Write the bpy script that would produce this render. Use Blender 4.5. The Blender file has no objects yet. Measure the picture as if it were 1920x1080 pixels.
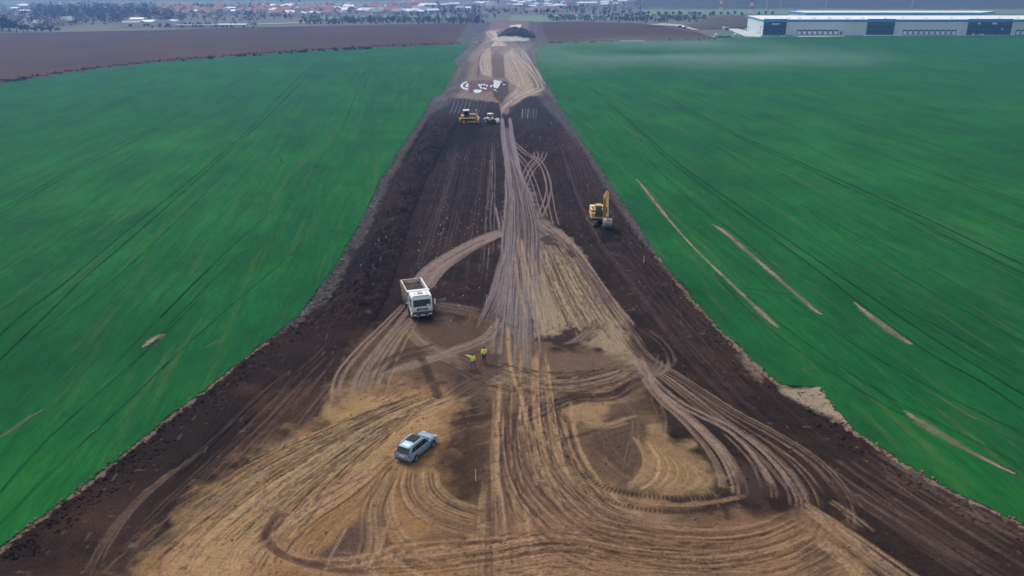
import bpy, math, random
import numpy as np
from mathutils import Vector, Matrix, Euler
R = math.radians
random.seed(7)
SC = bpy.context.scene
COL = SC.collection

# ------------------------------------------------------------------ camera
FPX, HOR, KS = 1500.0, -45.0, 0.0232        # focal length in px of a 1920 wide frame, horizon row, px/m per row
TH = math.atan((540 - HOR) / FPX)
CH = math.cos(TH) / KS                       # height of the drone above the stripped ground
cam = bpy.data.cameras.new('camera'); camo = bpy.data.objects.new('camera', cam); COL.objects.link(camo)
cam.sensor_width = 36; cam.lens = 36 * FPX / 1920; cam.clip_end = 20000; cam.clip_start = 0.5
camo.location = (0, 0, CH); camo.rotation_euler = (math.pi / 2 - TH, 0, 0)
SC.camera = camo
SC.render.resolution_x = 1024; SC.render.resolution_y = 576

# ------------------------------------------------------------------ sky, sun, exposure
SUN_EL, SUN_AZ = 52, -35                     # azimuth from +Y towards +X (sun stands ahead and to the left)
w = bpy.data.worlds.new("World"); SC.world = w; w.use_nodes = True
nt = w.node_tree; nt.nodes.clear()
sky = nt.nodes.new('ShaderNodeTexSky'); sky.sky_type = 'NISHITA'; sky.sun_disc = False
sky.sun_elevation = R(SUN_EL); sky.sun_rotation = R(SUN_AZ); sky.air_density = 1.6; sky.dust_density = 3.0; sky.ozone_density = 1.5
bg = nt.nodes.new('ShaderNodeBackground'); bg.inputs[1].default_value = 0.11
wo = nt.nodes.new('ShaderNodeOutputWorld')
hs_w = nt.nodes.new('ShaderNodeHueSaturation'); hs_w.inputs['Saturation'].default_value = 0.32
nt.links.new(sky.outputs[0], hs_w.inputs['Color']); nt.links.new(hs_w.outputs[0], bg.inputs[0]); nt.links.new(bg.outputs[0], wo.inputs[0])
sl = bpy.data.lights.new('sun', 'SUN'); sl.energy = 1.3; sl.angle = R(22); sl.color = (1.0, 0.95, 0.87)
so = bpy.data.objects.new('sun', sl); COL.objects.link(so)
so.rotation_euler = (R(90 - SUN_EL), 0, R(180 - SUN_AZ))
SC.view_settings.view_transform = 'Standard'; SC.view_settings.look = 'None'
SC.view_settings.gamma = 1; SC.view_settings.use_curve_mapping = False
SC.view_settings.exposure = 0.5
SC.cycles.volume_bounces = 1
SC.cycles.max_bounces = 6

# ------------------------------------------------------------------ helpers
def P(px, py, z=0.0):
    """ground point (at height z) seen at a pixel of the 1920x1080 photograph"""
    px = np.asarray(px, float); py = np.asarray(py, float)
    v = (py - 540) / FPX; u = (px - 960) / FPX
    dy = math.cos(TH) - v * math.sin(TH); dz = math.sin(TH) + v * math.cos(TH)
    t = (CH - z) / dz
    return u * t, dy * t
def PX(X, Y, z=0.0):
    X = np.asarray(X, float); Y = np.asarray(Y, float); zc = z - CH
    d = Y * math.cos(TH) - zc * math.sin(TH)
    dn = -Y * math.sin(TH) - zc * math.cos(TH)
    return 960 + FPX * X / d, 540 + FPX * dn / d
def S(py): return KS * (py - HOR)            # px per metre at the ground seen in that row
def pt(px, py, z=0.0):
    a, b = P(px, py, z); return float(a), float(b)

def tag(o, label=None, cat=None, group=None, kind=None):
    if label: o['label'] = label
    if cat: o['category'] = cat
    if group: o['group'] = group
    if kind: o['kind'] = kind
    return o
def empty(name, loc, rz=0.0):
    o = bpy.data.objects.new(name, None); o.empty_display_size = 0.3
    o.location = loc if len(loc) == 3 else (loc[0], loc[1], 0); o.rotation_euler = (0, 0, rz); COL.objects.link(o); return o
def copy_tree(o, parent=None):
    c = o.copy(); COL.objects.link(c); c.parent = parent
    for ch in list(o.children): copy_tree(ch, c)
    return c

def node(nt, t, **kw):
    n = nt.nodes.new(t)
    for k, v in kw.items(): setattr(n, k, v)
    return n
def mat(name, col, rough=0.8, var=0.25, scale=3.0, bump=0.0, metal=0.0, col2=None, trans=0.0, coat=0.0, spec=0.5, obj=True, detail=4):
    m = bpy.data.materials.new(name); m.use_nodes = True; nt = m.node_tree
    b = nt.nodes['Principled BSDF']; b.inputs['Roughness'].default_value = rough; b.inputs['Metallic'].default_value = metal
    b.inputs['Coat Weight'].default_value = coat; b.inputs['Specular IOR Level'].default_value = spec
    tc = node(nt, 'ShaderNodeTexCoord'); nz = node(nt, 'ShaderNodeTexNoise')
    nz.inputs['Scale'].default_value = scale; nz.inputs['Detail'].default_value = detail; nz.inputs['Roughness'].default_value = 0.65
    nt.links.new(tc.outputs['Object'], nz.inputs['Vector'])
    mx = node(nt, 'ShaderNodeMix', data_type='RGBA')
    c2 = col2 if col2 else tuple(max(0, c * (1 - var)) for c in col)
    c1 = col if col2 else tuple(min(1, c * (1 + var)) for c in col)
    mx.inputs[6].default_value = (*c1, 1); mx.inputs[7].default_value = (*c2, 1)
    rp = node(nt, 'ShaderNodeMapRange'); rp.inputs[1].default_value = 0.35; rp.inputs[2].default_value = 0.65
    nt.links.new(nz.outputs[0], rp.inputs[0]); nt.links.new(rp.outputs[0], mx.inputs[0])
    nt.links.new(mx.outputs[2], b.inputs['Base Color'])
    if bump:
        bp = node(nt, 'ShaderNodeBump'); bp.inputs['Strength'].default_value = bump; bp.inputs['Distance'].default_value = 0.1
        nt.links.new(nz.outputs[0], bp.inputs['Height']); nt.links.new(bp.outputs[0], b.inputs['Normal'])
    return m

class MB:
    def __init__(s): s.v = []; s.f = []
    def add(s, vs, fs):
        o = len(s.v); s.v += [tuple(v) for v in vs]; s.f += [tuple(i + o for i in f) for f in fs]; return s
    def box(s, c, d, rot=None, taper=1.0, bev=0.0):
        hx, hy, hz = d[0] / 2, d[1] / 2, d[2] / 2
        if bev:
            b = min(bev, hx * .9, hy * .9); ring = [(-hx + b, -hy), (hx - b, -hy), (hx, -hy + b), (hx, hy - b), (hx - b, hy), (-hx + b, hy), (-hx, hy - b), (-hx, -hy + b)]
            bz = min(b, hz * .9); inn = [(x * (1 - b / hx), y * (1 - b / hy)) for x, y in ring]
            rs = [[(x, y, -hz) for x, y in inn], [(x, y, -hz + bz) for x, y in ring], [(x * taper, y * taper, hz - bz) for x, y in ring], [(x * taper, y * taper, hz) for x, y in inn]]
            M = rot or Matrix.Identity(3)
            return s.loft([[tuple(M @ Vector(p) + Vector(c)) for p in r] for r in rs])
        vs = [(-hx, -hy, -hz), (hx, -hy, -hz), (hx, hy, -hz), (-hx, hy, -hz), (-hx * taper, -hy * taper, hz), (hx * taper, -hy * taper, hz), (hx * taper, hy * taper, hz), (-hx * taper, hy * taper, hz)]
        M = rot or Matrix.Identity(3)
        return s.add([M @ Vector(v) + Vector(c) for v in vs], [(0, 3, 2, 1), (4, 5, 6, 7), (0, 1, 5, 4), (1, 2, 6, 5), (2, 3, 7, 6), (3, 0, 4, 7)])
    def loft(s, rings, caps=True):
        o = len(s.v); n = len(rings[0])
        for r in rings: s.v += [tuple(p) for p in r]
        for k in range(len(rings) - 1):
            for i in range(n):
                j = (i + 1) % n; s.f.append((o + k * n + i, o + k * n + j, o + (k + 1) * n + j, o + (k + 1) * n + i))
        if caps:
            s.f.append(tuple(o + i for i in reversed(range(n)))); s.f.append(tuple(o + (len(rings) - 1) * n + i for i in range(n)))
        return s
    def tube(s, p0, p1, r0, r1=None, n=8):
        r1 = r0 if r1 is None else r1; p0 = Vector(p0); p1 = Vector(p1); d = (p1 - p0).normalized()
        a = d.orthogonal().normalized(); b = d.cross(a)
        ring = lambda p, r: [p + a * (r * math.cos(2 * math.pi * i / n)) + b * (r * math.sin(2 * math.pi * i / n)) for i in range(n)]
        return s.loft([ring(p0, r0), ring(p1, r1)])
    def bar(s, p0, p1, wd, hg, up=(0, 0, 1), w1=None, h1=None):
        """rectangular beam from p0 to p1"""
        p0 = Vector(p0); p1 = Vector(p1); d = (p1 - p0).normalized(); a = d.cross(Vector(up)).normalized(); b = a.cross(d)
        w1 = wd if w1 is None else w1; h1 = hg if h1 is None else h1
        ring = lambda p, w_, h_: [p + a * (sx * w_ / 2) + b * (sy * h_ / 2) for sx, sy in ((-1, -1), (1, -1), (1, 1), (-1, 1))]
        return s.loft([ring(p0, wd, hg), ring(p1, w1, h1)])
    def prism(s, prof, y0, y1):
        """profile in x,z extruded along y"""
        return s.loft([[(x, y0, z) for x, z in prof], [(x, y1, z) for x, z in prof]])
    def quad(s, a, b, c, d, th=0.02):
        a, b, c, d = map(Vector, (a, b, c, d)); n = (b - a).cross(d - a).normalized() * th
        return s.loft([[a - n, b - n, c - n, d - n], [a, b, c, d]])
    def build(s, name, m, parent=None, smooth=False):
        me = bpy.data.meshes.new(name); me.from_pydata(s.v, [], s.f); me.materials.append(m)
        if smooth: me.polygons.foreach_set('use_smooth', [True] * len(me.polygons))
        me.update()
        import bmesh
        bm = bmesh.new(); bm.from_mesh(me); bmesh.ops.recalc_face_normals(bm, faces=bm.faces); bm.to_mesh(me); bm.free()
        o = bpy.data.objects.new(name, me); COL.objects.link(o)
        if parent: o.parent = parent
        return o

# ------------------------------------------------------------------ numpy noise
def _h(ix, iy, seed):
    n = (ix.astype(np.int64) * 374761393 + iy.astype(np.int64) * 668265263 + seed * 1442695041) & 0xffffffff
    n = ((n ^ (n >> 13)) * 1274126177) & 0xffffffff
    n = n ^ (n >> 16)
    return (n & 0xffff) / 65535.0
def vn(x, y, seed=0):
    ix = np.floor(x); iy = np.floor(y); fx = x - ix; fy = y - iy; fx = fx * fx * (3 - 2 * fx); fy = fy * fy * (3 - 2 * fy)
    a = _h(ix, iy, seed); b = _h(ix + 1, iy, seed); c = _h(ix, iy + 1, seed); d = _h(ix + 1, iy + 1, seed)
    return (a + (b - a) * fx) * (1 - fy) + (c + (d - c) * fx) * fy
def fbm(x, y, seed=0, o=4):
    t = 0; a = 0.5; s = 0
    for k in range(o):
        t = t + a * vn(x, y, seed + k); s += a; a *= 0.55; x = x * 2.03 + 7.7; y = y * 2.03 + 3.1
    return t / s
def ss(x, a, b):
    t = np.clip((x - a) / (b - a), 0, 1); return t * t * (3 - 2 * t)

# ------------------------------------------------------------------ outline of the stripped strip, in photograph rows
LP = [(30, 918), (41, 916), (46, 907), (57, 900), (72, 890), (82, 887), (84.5, 877), (90, 877), (103, 862), (116, 847), (119, 853), (122, 859), (130, 853), (150, 843), (163, 837), (178, 828), (183, 813), (207, 799), (213, 797), (257, 767), (297, 740), (309, 738), (338, 714), (374, 699), (427, 672), (495, 634), (560, 590), (600, 555), (689, 444), (771, 338), (822, 275), (904, 173), (1035, 0), (1080, -60), (1140, -140)]
RP = [(30, 1004), (41, 1004), (70, 1002), (80, 1003), (82, 1020), (90, 1011), (100, 1002), (134, 1012), (168, 1030), (200, 1050), (247, 1077), (297, 1113), (356, 1150), (443, 1207), (500, 1246), (554, 1290), (610, 1340), (653, 1383), (717, 1451), (727, 1464), (728.5, 1537), (756, 1552), (809, 1597), (857, 1669), (921, 1774), (951, 1837), (989, 1920), (1035, 2010), (1080, 2110), (1140, 2240)]
ly, lx = zip(*LP); ry_, rx_ = zip(*RP)
def Lc(y): return np.interp(y, ly, lx)
def Rc(y): return np.interp(y, ry_, rx_)
FZ = 0.3                                     # the crop stands a spade deep above the stripped ground

# ================================================================== THE STRIPPED GROUND
NR, NC = 860, 1060
gy = np.linspace(1112, 41, NR)
def smooth_edge(f, s_):
    k = np.stack([f(gy + d) for d in range(-30, 31, 3)]) * s_; e = k.max(0); w_ = 25
    return s_ * np.convolve(np.pad(e, w_, mode='edge'), np.ones(2 * w_ + 1) / (2 * w_ + 1), 'valid')
gL = np.maximum(smooth_edge(Lc, -1) - 2.0 * S(gy) - 2, -70); gR = np.minimum(smooth_edge(Rc, 1) + 2.0 * S(gy) + 2, 1990)
cc = np.linspace(0, 1, NC)
GXp = gL[:, None] + (gR - gL)[:, None] * cc[None, :]; GYp = np.repeat(gy[:, None], NC, 1)
GX, GY = P(GXp, GYp)
Sg = S(GYp)
jl = (fbm(GY * .5, GY * 0, 11, 3) - .5) * 1.0 + (vn(GY * 1.3, GY * 0, 12) - .5) * .5
jr = (fbm(GY * .5, GY * 0, 13, 3) - .5) * 1.0 + (vn(GY * 1.3, GY * 0, 14) - .5) * .5
dl = (GXp - Lc(GYp)) / Sg; dr = (Rc(GYp) - GXp) / Sg
n1 = fbm(GX * .25, GY * .25, 1, 4); n2 = fbm(GX * 1.1, GY * 1.1, 2, 4); n3 = fbm(GX * 3.2, GY * 3.2, 3, 3)
nl = fbm(GX * .9, GY * .09, 4, 4)            # drawn out along the strip
nl2 = fbm(GX * 3.0, GY * .22, 5, 3)
col = np.empty((NR, NC, 3)); H = np.zeros((NR, NC))
def C(r, g, b): return np.array([(c / 255 / 12.92 if c / 255 <= .04045 else ((c / 255 + .055) / 1.055) ** 2.4) for c in (r, g, b)])
DARK = C(37, 29, 28); DARK2 = C(53, 40, 35); BLACK = C(25, 20, 21); BROWN = C(74, 54, 43); TAN = C(156, 127, 92); TAN2 = C(136, 104, 72)
MAUVE = C(118, 103, 101); GREY = C(104, 103, 110); PALE = C(160, 150, 138); STEEL = C(94, 94, 108); DUST = C(168, 150, 122)
def lerp(m, c, a=1.0):
    global col
    m = np.clip(m * a, 0, 1)[..., None]; col = col * (1 - m) + c * m
col[:] = DARK
lerp(ss(n1, .35, .7), DARK2, .7); lerp(ss(nl, .5, .75), DARK2, .4); lerp(ss(nl2, .6, .85), MAUVE, .08); lerp(ss(n2, .58, .8), BROWN, .25)
H += (n2 - .5) * .10 + (n3 - .5) * .09
near = ss(GYp, 560, 760)
lerp(near * ss(n1, .2, .6), C(54, 41, 36), .8); nb_ = fbm(GX * .11 + GY * .05, GY * .10, 8, 4); lerp(near * ss(nb_, .48, .66), C(68, 52, 42), .6); lerp(near * ss(nb_, .50, .36), C(38, 31, 28), .6)
# polygon masks
def poly(pts, soft=8, warp=16, seed=0):
    """soft mask of a polygon given in photograph pixels, with torn edges"""
    pts = np.array(pts, float); m = np.zeros((NR, NC)); y0 = pts[:, 1].min() - 40; y1 = pts[:, 1].max() + 40
    r = np.where((gy > y0) & (gy < y1))[0]
    if not len(r): return m
    a, b = r[0], r[-1] + 1
    k = (S(GYp[a:b]) / 16)
    x = GXp[a:b] + warp * k * (fbm(GX[a:b] * .6, GY[a:b] * .6, 50 + seed, 4) - .5) * 2
    y = GYp[a:b] + warp * k * (fbm(GX[a:b] * .6, GY[a:b] * .6, 70 + seed, 4) - .5) * 1.6
    ins = np.zeros(x.shape, bool); dist = np.full(x.shape, 1e9)
    n = len(pts)
    for i in range(n):
        xa, ya = pts[i]; xb, yb = pts[(i + 1) % n]
        if ya != yb:
            c = ((ya > y) != (yb > y)) & (x < (xb - xa) * (y - ya) / (yb - ya) + xa); ins ^= c
        ex, ey = xb - xa, yb - ya; t = np.clip(((x - xa) * ex + (y - ya) * ey) / (ex * ex + ey * ey + 1e-9), 0, 1)
        dist = np.minimum(dist, np.hypot(x - xa - t * ex, (y - ya - t * ey)))
    sd = np.where(ins, dist, -dist)
    m[a:b] = ss(sd / k, -soft, soft); return m
# ---- general ground colours
lerp(poly([(640, 720), (760, 705), (860, 735), (850, 800), (822, 860), (840, 960), (960, 1000), (1560, 1000), (1640, 1120), (240, 1120), (350, 970), (450, 885), (560, 830), (620, 780)], 30, 44, 1), TAN2, .95)
lerp(poly([(660, 735), (800, 735), (830, 800), (730, 880), (640, 930), (520, 1010), (480, 1120), (270, 1120), (370, 970), (470, 880), (600, 800)], 30, 50, 2), TAN, .7)
lerp(poly([(900, 690), (1190, 690), (1230, 760), (1220, 960), (900, 1000), (915, 850), (890, 760)], 20, 40, 3), C(100, 78, 62), .85)
lerp(poly([(1000, 960), (1540, 965), (1560, 1060), (1420, 1120), (900, 1120), (900, 1000)], 20, 40, 4), C(124, 96, 74), .7)
lerp(poly([(925, 870), (1020, 870), (1110, 900), (1250, 960), (1240, 1120), (870, 1120), (880, 960)], 16, 30, 44), C(138, 108, 82), .65)
lerp(poly([(1000, 640), (1000, 560), (1015, 480), (1045, 435), (1090, 470), (1130, 560), (1180, 640), (1215, 700), (1110, 655), (1060, 620)], 10, 20, 5), C(146, 126, 102), .85)
lerp(poly([(1050, 758), (1120, 735), (1165, 735), (1150, 770), (1110, 800), (1060, 800)], 12, 30, 6), TAN, .65)
lerp(poly([(1205, 770), (1250, 800), (1310, 850), (1350, 890), (1345, 925), (1270, 930), (1185, 915), (1195, 860)], 12, 26, 7), TAN, .6)
lerp(poly([(944, 240), (958, 240), (968, 290), (982, 330), (990, 370), (950, 370), (946, 300)], 5, 6, 88), C(108, 98, 100), .7)
lerp(poly([(950, 340), (990, 340), (1010, 400), (1050, 440), (1040, 480), (1010, 520), (1000, 600), (985, 690), (970, 690), (950, 620), (938, 560), (945, 450)], 14, 26, 8), C(114, 103, 100), .8)
lerp(poly([(660, 640), (740, 600), (850, 590), (960, 600), (960, 680), (820, 720), (640, 730)], 16, 30, 9), C(100, 78, 64), .65)
lerp(poly([(900, 640), (1000, 640), (1110, 655), (1210, 690), (1200, 750), (1100, 740), (940, 760), (880, 720)], 14, 30, 90), C(108, 86, 70), .8)
# upper, older part of the site beyond the machines
lerp(ss(-GYp, -205, -188) * ss(n1, .1, .5), C(112, 106, 110), .8)
up_ = ss(-GYp, -205, -188)
lerp(up_ * ss(n2, .5, .7), C(70, 62, 66), .6); lerp(up_ * ss(nl2, .52, .75), C(150, 146, 142), .45); lerp(up_ * ss(fbm(GX * .35, GY * .12, 66, 4), .5, .62) * ss(-GXp, -900, -860), C(116, 122, 112), .6)
lerp(poly([(870, 160), (880, 105), (905, 80), (950, 70), (985, 100), (1010, 150), (1025, 185), (975, 200), (950, 215), (900, 190), (850, 192)], 8, 8, 10), C(134, 116, 102), .7)
lerp(up_ * ss(n2, .56, .72) * ss(dl, 7, 12), C(92, 78, 72), .55)
lerp(poly([(905, 145), (899, 130), (905, 95), (920, 92), (922, 148)], 4, 5, 11), C(164, 148, 130), .8)
lerp(poly([(948, 150), (944, 110), (960, 92), (975, 110), (1000, 150), (1020, 170), (990, 178), (962, 162)], 5, 6, 12), C(156, 142, 126), .8)
lerp(poly([(924, 150), (922, 108), (930, 98), (944, 108), (946, 150)], 4, 4, 13), C(96, 82, 78), .85)
lerp(poly([(893, 150), (898, 110), (912, 92), (904, 110), (899, 145)], 3, 4, 14), C(88, 70, 70), .8)
lerp(poly([(925, 158), (952, 156), (954, 180), (940, 196), (925, 186)], 4, 5, 15), C(66, 54, 60), .85)
lerp(poly([(880, 155), (925, 155), (925, 176), (880, 180)], 5, 6, 16), C(84, 68, 70), .7)
lerp(poly([(955, 195), (975, 175), (1008, 164), (1026, 168), (1022, 182), (990, 190)], 4, 5, 17), C(160, 144, 124), .75)
lerp(poly([(884, 62), (912, 62), (926, 76), (912, 84), (888, 80)], 3, 4, 18), C(138, 134, 136), .7)
lerp(poly([(909, 62), (920, 58), (945, 56), (930, 62), (935, 78), (952, 88), (920, 90), (928, 80)], 2, 2, 19), C(190, 172, 156), .85)
lerp(poly([(918, 44), (1004, 40), (1004, 60), (905, 60)], 4, 4, 20), C(128, 102, 98), .7)
lerp(poly([(955, 49), (978, 48), (976, 54), (956, 52)], 1.5, 1, 21), C(210, 205, 195), .85)
# freshly turned black soil at the foot of the old level
lerp(poly([(800, 195), (842, 187), (936, 194), (940, 232), (800, 240)], 3, 5, 22), C(46, 41, 48), .95)
lerp(poly([(955, 200), (985, 186), (1030, 182), (1050, 200), (1075, 245), (955, 232)], 3, 5, 23), C(46, 41, 48), .95)
lerp(poly([(790, 235), (850, 225), (905, 232), (900, 262), (830, 300), (760, 310)], 10, 16, 24), BLACK, .8)
for i in range(9):                                              # pushed-up windrows left of the bulldozer
    x0 = 842 + i * 7.5; lerp(poly([(x0, 214), (x0 + 10, 190), (x0 + 12.5, 190), (x0 + 2.6, 214)], 1.2, 1, 30 + i), C(98, 92, 98), .75 if i < 5 else .3)
for i in range(6):
    x0 = 978 + i * 5.2; lerp(poly([(x0, 222), (x0 + 1, 204), (x0 + 3, 204), (x0 + 1.6, 222)], 1.0, 1.5, 40 + i), C(196, 182, 180), (.3, .1, .3, .05, .15, .1)[i])
# grey withered fringe along both edges
fw = np.interp(GYp, [41, 190, 215, 560, 640, 1112], [7, 8, 1.8, 1.7, .3, .35])
fl = 1 - ss(dl + (n2 - .5) * 2.2 * np.minimum(1, fw) + (n3 - .5) * 1.2 * np.minimum(1, fw), fw * .7, fw * 1.2)
lerp(fl, np.where((GYp > 640)[..., None], C(134, 116, 96), C(88, 84, 84)), .75); lerp(fl * ss(n3, .45, .75), C(50, 44, 44), .8); lerp(fl * ss(n2, .6, .8), PALE, .25)
fwr = np.interp(GYp, [41, 190, 230, 330, 430, 520, 1112], [6, 6, 2.4, 2.2, 1.0, .4, .35])
fr = 1 - ss(dr + (n2 - .5) * 2.0 * np.minimum(1, fwr) + (n3 - .5) * 1.2 * np.minimum(1, fwr), fwr * .7, fwr * 1.2)
lerp(fr, np.where((GYp > 480)[..., None], C(140, 120, 100), C(90, 85, 86)), .75); lerp(fr * ss(n3, .45, .7), C(50, 44, 44), .8)
lerp(poly([(1455, 722), (1545, 722), (1560, 760), (1590, 800), (1540, 775), (1500, 760)], 6, 14, 25), C(150, 132, 114), .85)
lerp(poly([(1385, 662), (1402, 668), (1440, 705), (1430, 715), (1395, 690)], 6, 12, 26), C(134, 114, 102), .6)
# spoil banks
bw = ss(GYp, 205, 250) * (1 - ss(GYp, 585, 640))
bc = np.interp(GYp, [205, 300, 400, 600], [7.5, 6.6, 5.6, 6.4]); bh = np.interp(GYp, [205, 300, 420, 600], [4.5, 3.4, 2.9, 3.6])
bk = np.clip(1 - ((dl - bc) / bh) ** 2, 0, 1)
bank = bk ** .8 * bw; lump = np.abs(fbm(GX * .55, GY * .45, 91, 3) - .5) * 2; H += bank * (1.7 + 2.6 * (n1 - .5) + 1.1 * (n2 - .5) + .35 * (n3 - .5) - .5 * lump)
lerp(ss(bank, .05, .5), C(44, 34, 32), .8); lerp(bank * ss(n1, .42, .62), C(62, 48, 41), .7); lerp(bank * ss(n3 + n2, 1.0, 1.3), BLACK, .5); lerp(bank * ss(n3, .72, .85), C(120, 108, 100), .4)
lerp(poly([(655, 470), (700, 455), (715, 490), (700, 530), (650, 540)], 8, 16, 27), C(34, 31, 36), .7)
brr = np.clip(1 - ((dr - 3.2) / 2.3) ** 2, 0, 1) * ss(GYp, 230, 280) * (1 - ss(GYp, 380, 430)); H += brr * (.5 + .5 * (n2 - .5) + .4 * (n3 - .5)); lerp(brr, C(74, 62, 60), .5)
# cut step where the old level ends (a bank about a metre high)
step = 1 - ss(GYp + (n2 - .5) * 5, 186, 197); H += step * .9 * ss(dl, 1, 4) * ss(dr, 1, 4)
# ---- wheel tracks
def spline(pts, W=None, step=.12):
    pts = np.array([pt(*p) for p in pts]); n = len(pts)
    if W is None: W = np.ones(n)
    W = np.interp(np.linspace(0, 1, n), np.linspace(0, 1, len(W)), W)
    q = np.column_stack([pts, W]); q = np.vstack([2 * q[0] - q[1], q, 2 * q[-1] - q[-2]]); out = []
    for i in range(1, n):
        L = np.hypot(*(q[i + 1, :2] - q[i, :2])); k = max(2, int(L / step)); t = np.linspace(0, 1, k, endpoint=False)[:, None]
        a, b, c, d = q[i - 1], q[i], q[i + 1], q[i + 2]
        out.append(.5 * ((2 * b) + (-a + c) * t + (2 * a - 5 * b + 4 * c - d) * t ** 2 + (-a + 3 * b - 3 * c + d) * t ** 3))
    return np.vstack(out)
rng = np.random.default_rng(3)
def tracks(pts, W=(1,), n=6, w=.35, c=TAN, a=.7, dep=.05, cleat=0, brk=.5, wander=1.0, even=False, ends=.25, cs=.25, pair=0, dash=0):
    """n wheel marks of width w metres following a line, spread over +-W metres"""
    global col, H
    if n > 5 and not dash: n = int(n * 1.4); w = w * .75; a = min(.9, a * 1.05)
    sp = spline(pts, W); L = np.concatenate([[0], np.cumsum(np.hypot(*np.diff(sp[:, :2], axis=0).T))])
    tg = np.gradient(sp[:, :2], axis=0); tg /= np.linalg.norm(tg, axis=1)[:, None] + 1e-9; nm = np.column_stack([-tg[:, 1], tg[:, 0]])
    yy = PX(sp[:, 0], sp[:, 1])[1]
    across = max(3, int(w * S(yy.max()) / 1.0) * 2 + 1)
    for k in range(n):
        M = np.zeros(NR * NC, np.float32)
        o = (2 * (k + .5) / n - 1) if even else rng.uniform(-1, 1)
        off = o * sp[:, 2] + wander * .55 * (fbm(L * .07 + 90 * k, L * 0 + k * 3.3, 200 + k, 2) - .5) * np.minimum(1, sp[:, 2])
        t0, t1 = (0, 1) if ends == 0 else (rng.uniform(0, ends), 1 - rng.uniform(0, ends))
        u = L / L[-1]; fd = .03 + .09 * rng.random(); am = ss(u, t0, t0 + fd) * (1 - ss(u, t1 - fd, t1)) if ends else ss(u, 0, .05) * (1 - ss(u, .95, 1))
        if dash: am = am * ss(fbm(L * dash + k * 31, L * 0 + k * 1.7, 700 + k, 2), .56, .66)
        am = am * (1 - brk * ss(fbm(L * .45 + k * 17, L * 0 + k, 300 + k, 3), .45, .75))
        if cleat: am = am * (.35 + .65 * (np.sin(L * 2 * math.pi / cleat) > 0))
        ww = w * rng.uniform(.7, 1.3)
        for pr in ((-pair / 2, pair / 2) if pair else (0,)):
            for q in np.linspace(-1, 1, across):
                X = sp[:, 0] + nm[:, 0] * (off + pr + q * ww / 2); Y = sp[:, 1] + nm[:, 1] * (off + pr + q * ww / 2)
                px, py = PX(X, Y); ri = (1112 - py) / (1112 - 41) * (NR - 1)
                r0 = np.floor(ri).astype(int); ok = (r0 >= 0) & (r0 < NR - 1)
                if not ok.any(): continue
                r0 = r0[ok]; fr_ = ri[ok] - r0; a_, b_ = gL[r0], gR[r0]; ci = (px[ok] - a_) / (b_ - a_) * (NC - 1); c0 = np.floor(ci).astype(int); k2 = (c0 >= 0) & (c0 < NC - 1)
                r0 = r0[k2]; c0 = c0[k2]; fr2 = fr_[k2]; fc = (ci[k2] - c0); val = (am[ok][k2] * (1 - .55 * q * q)).astype(np.float32)
                for dr_, wr in ((0, 1 - fr2), (1, fr2)):
                    for dc_, wc in ((0, 1 - fc), (1, fc)):
                        np.maximum.at(M, (r0 + dr_) * NC + c0 + dc_, val * np.minimum(1, 1.6 * wr * wc + .25 * (wr * wc > .08)))
        M = M.reshape(NR, NC); cj = c * rng.uniform(1 - cs, 1 + cs)
        nz_ = M > 0
        mm = (M[nz_] * a)[:, None]; col[nz_] = col[nz_] * (1 - mm) + cj * mm; H[nz_] -= M[nz_] * dep * .5
# lower left fan of clay
fan = [(850, 735), (760, 765), (640, 830), (520, 910), (400, 1010), (310, 1110)]
tracks(fan, (1.2, 2.2, 4, 5.5, 6.5), 34, .30, TAN, .55, .03); tracks(fan, (1.2, 2.2, 4.5, 6, 7), 26, .2, C(104, 79, 58), .6, .05)
tracks(fan, (1.2, 2, 3.5, 5, 6), 12, .3, C(122, 110, 90), .5, .04)
tracks([(740, 850), (660, 915), (560, 980), (480, 1060)], (1, 3, 4), 14, .3, C(150, 124, 96), .6, .05)
tracks([(740, 850), (660, 915), (560, 980), (480, 1060)], (1, 3, 4), 12, .2, C(104, 79, 58), .55, .06)
# marks on the dark shoulder at the left
tracks([(385, 838), (284, 907), (213, 978), (160, 1060), (140, 1110)], (.5, 1.1), 5, .12, C(112, 94, 80), .45, .05, ends=.2)
tracks([(560, 690), (470, 760), (380, 850), (300, 930)], (1.4,), 5, .3, BLACK, .5, .1, wander=3, brk=.7); tracks([(640, 640), (500, 790), (330, 960), (200, 1110)], (3, 5), 16, .2, C(98, 80, 70), .3, .04, wander=3, brk=1)
# floor of the cut: graded streaks along the strip
tracks([(880, 250), (850, 380), (815, 520), (800, 590)], (5, 5.5), 30, .22, C(88, 74, 72), .22, .02, brk=1); tracks([(880, 250), (850, 380), (820, 520)], (5, 5.5), 18, .3, BLACK, .5, .04, brk=.8)
tracks([(925, 260), (920, 400), (910, 560)], (.8, 1.6), 8, .2, C(110, 98, 98), .4, .03, brk=.95)
tracks([(1060, 260), (1120, 400), (1210, 520), (1330, 660), (1480, 800), (1700, 980)], (3, 4, 4.5, 5), 26, .3, C(74, 60, 58), .25, .02, brk=1); tracks([(1060, 260), (1120, 400), (1210, 520), (1330, 660), (1480, 800), (1700, 980)], (3, 4, 4.5, 5), 16, .3, BLACK, .35, .03, brk=1)
tracks([(1560, 850), (1700, 940), (1860, 1040), (1960, 1100)], (4,), 18, .4, C(100, 84, 76), .35, .04, wander=3)
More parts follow.
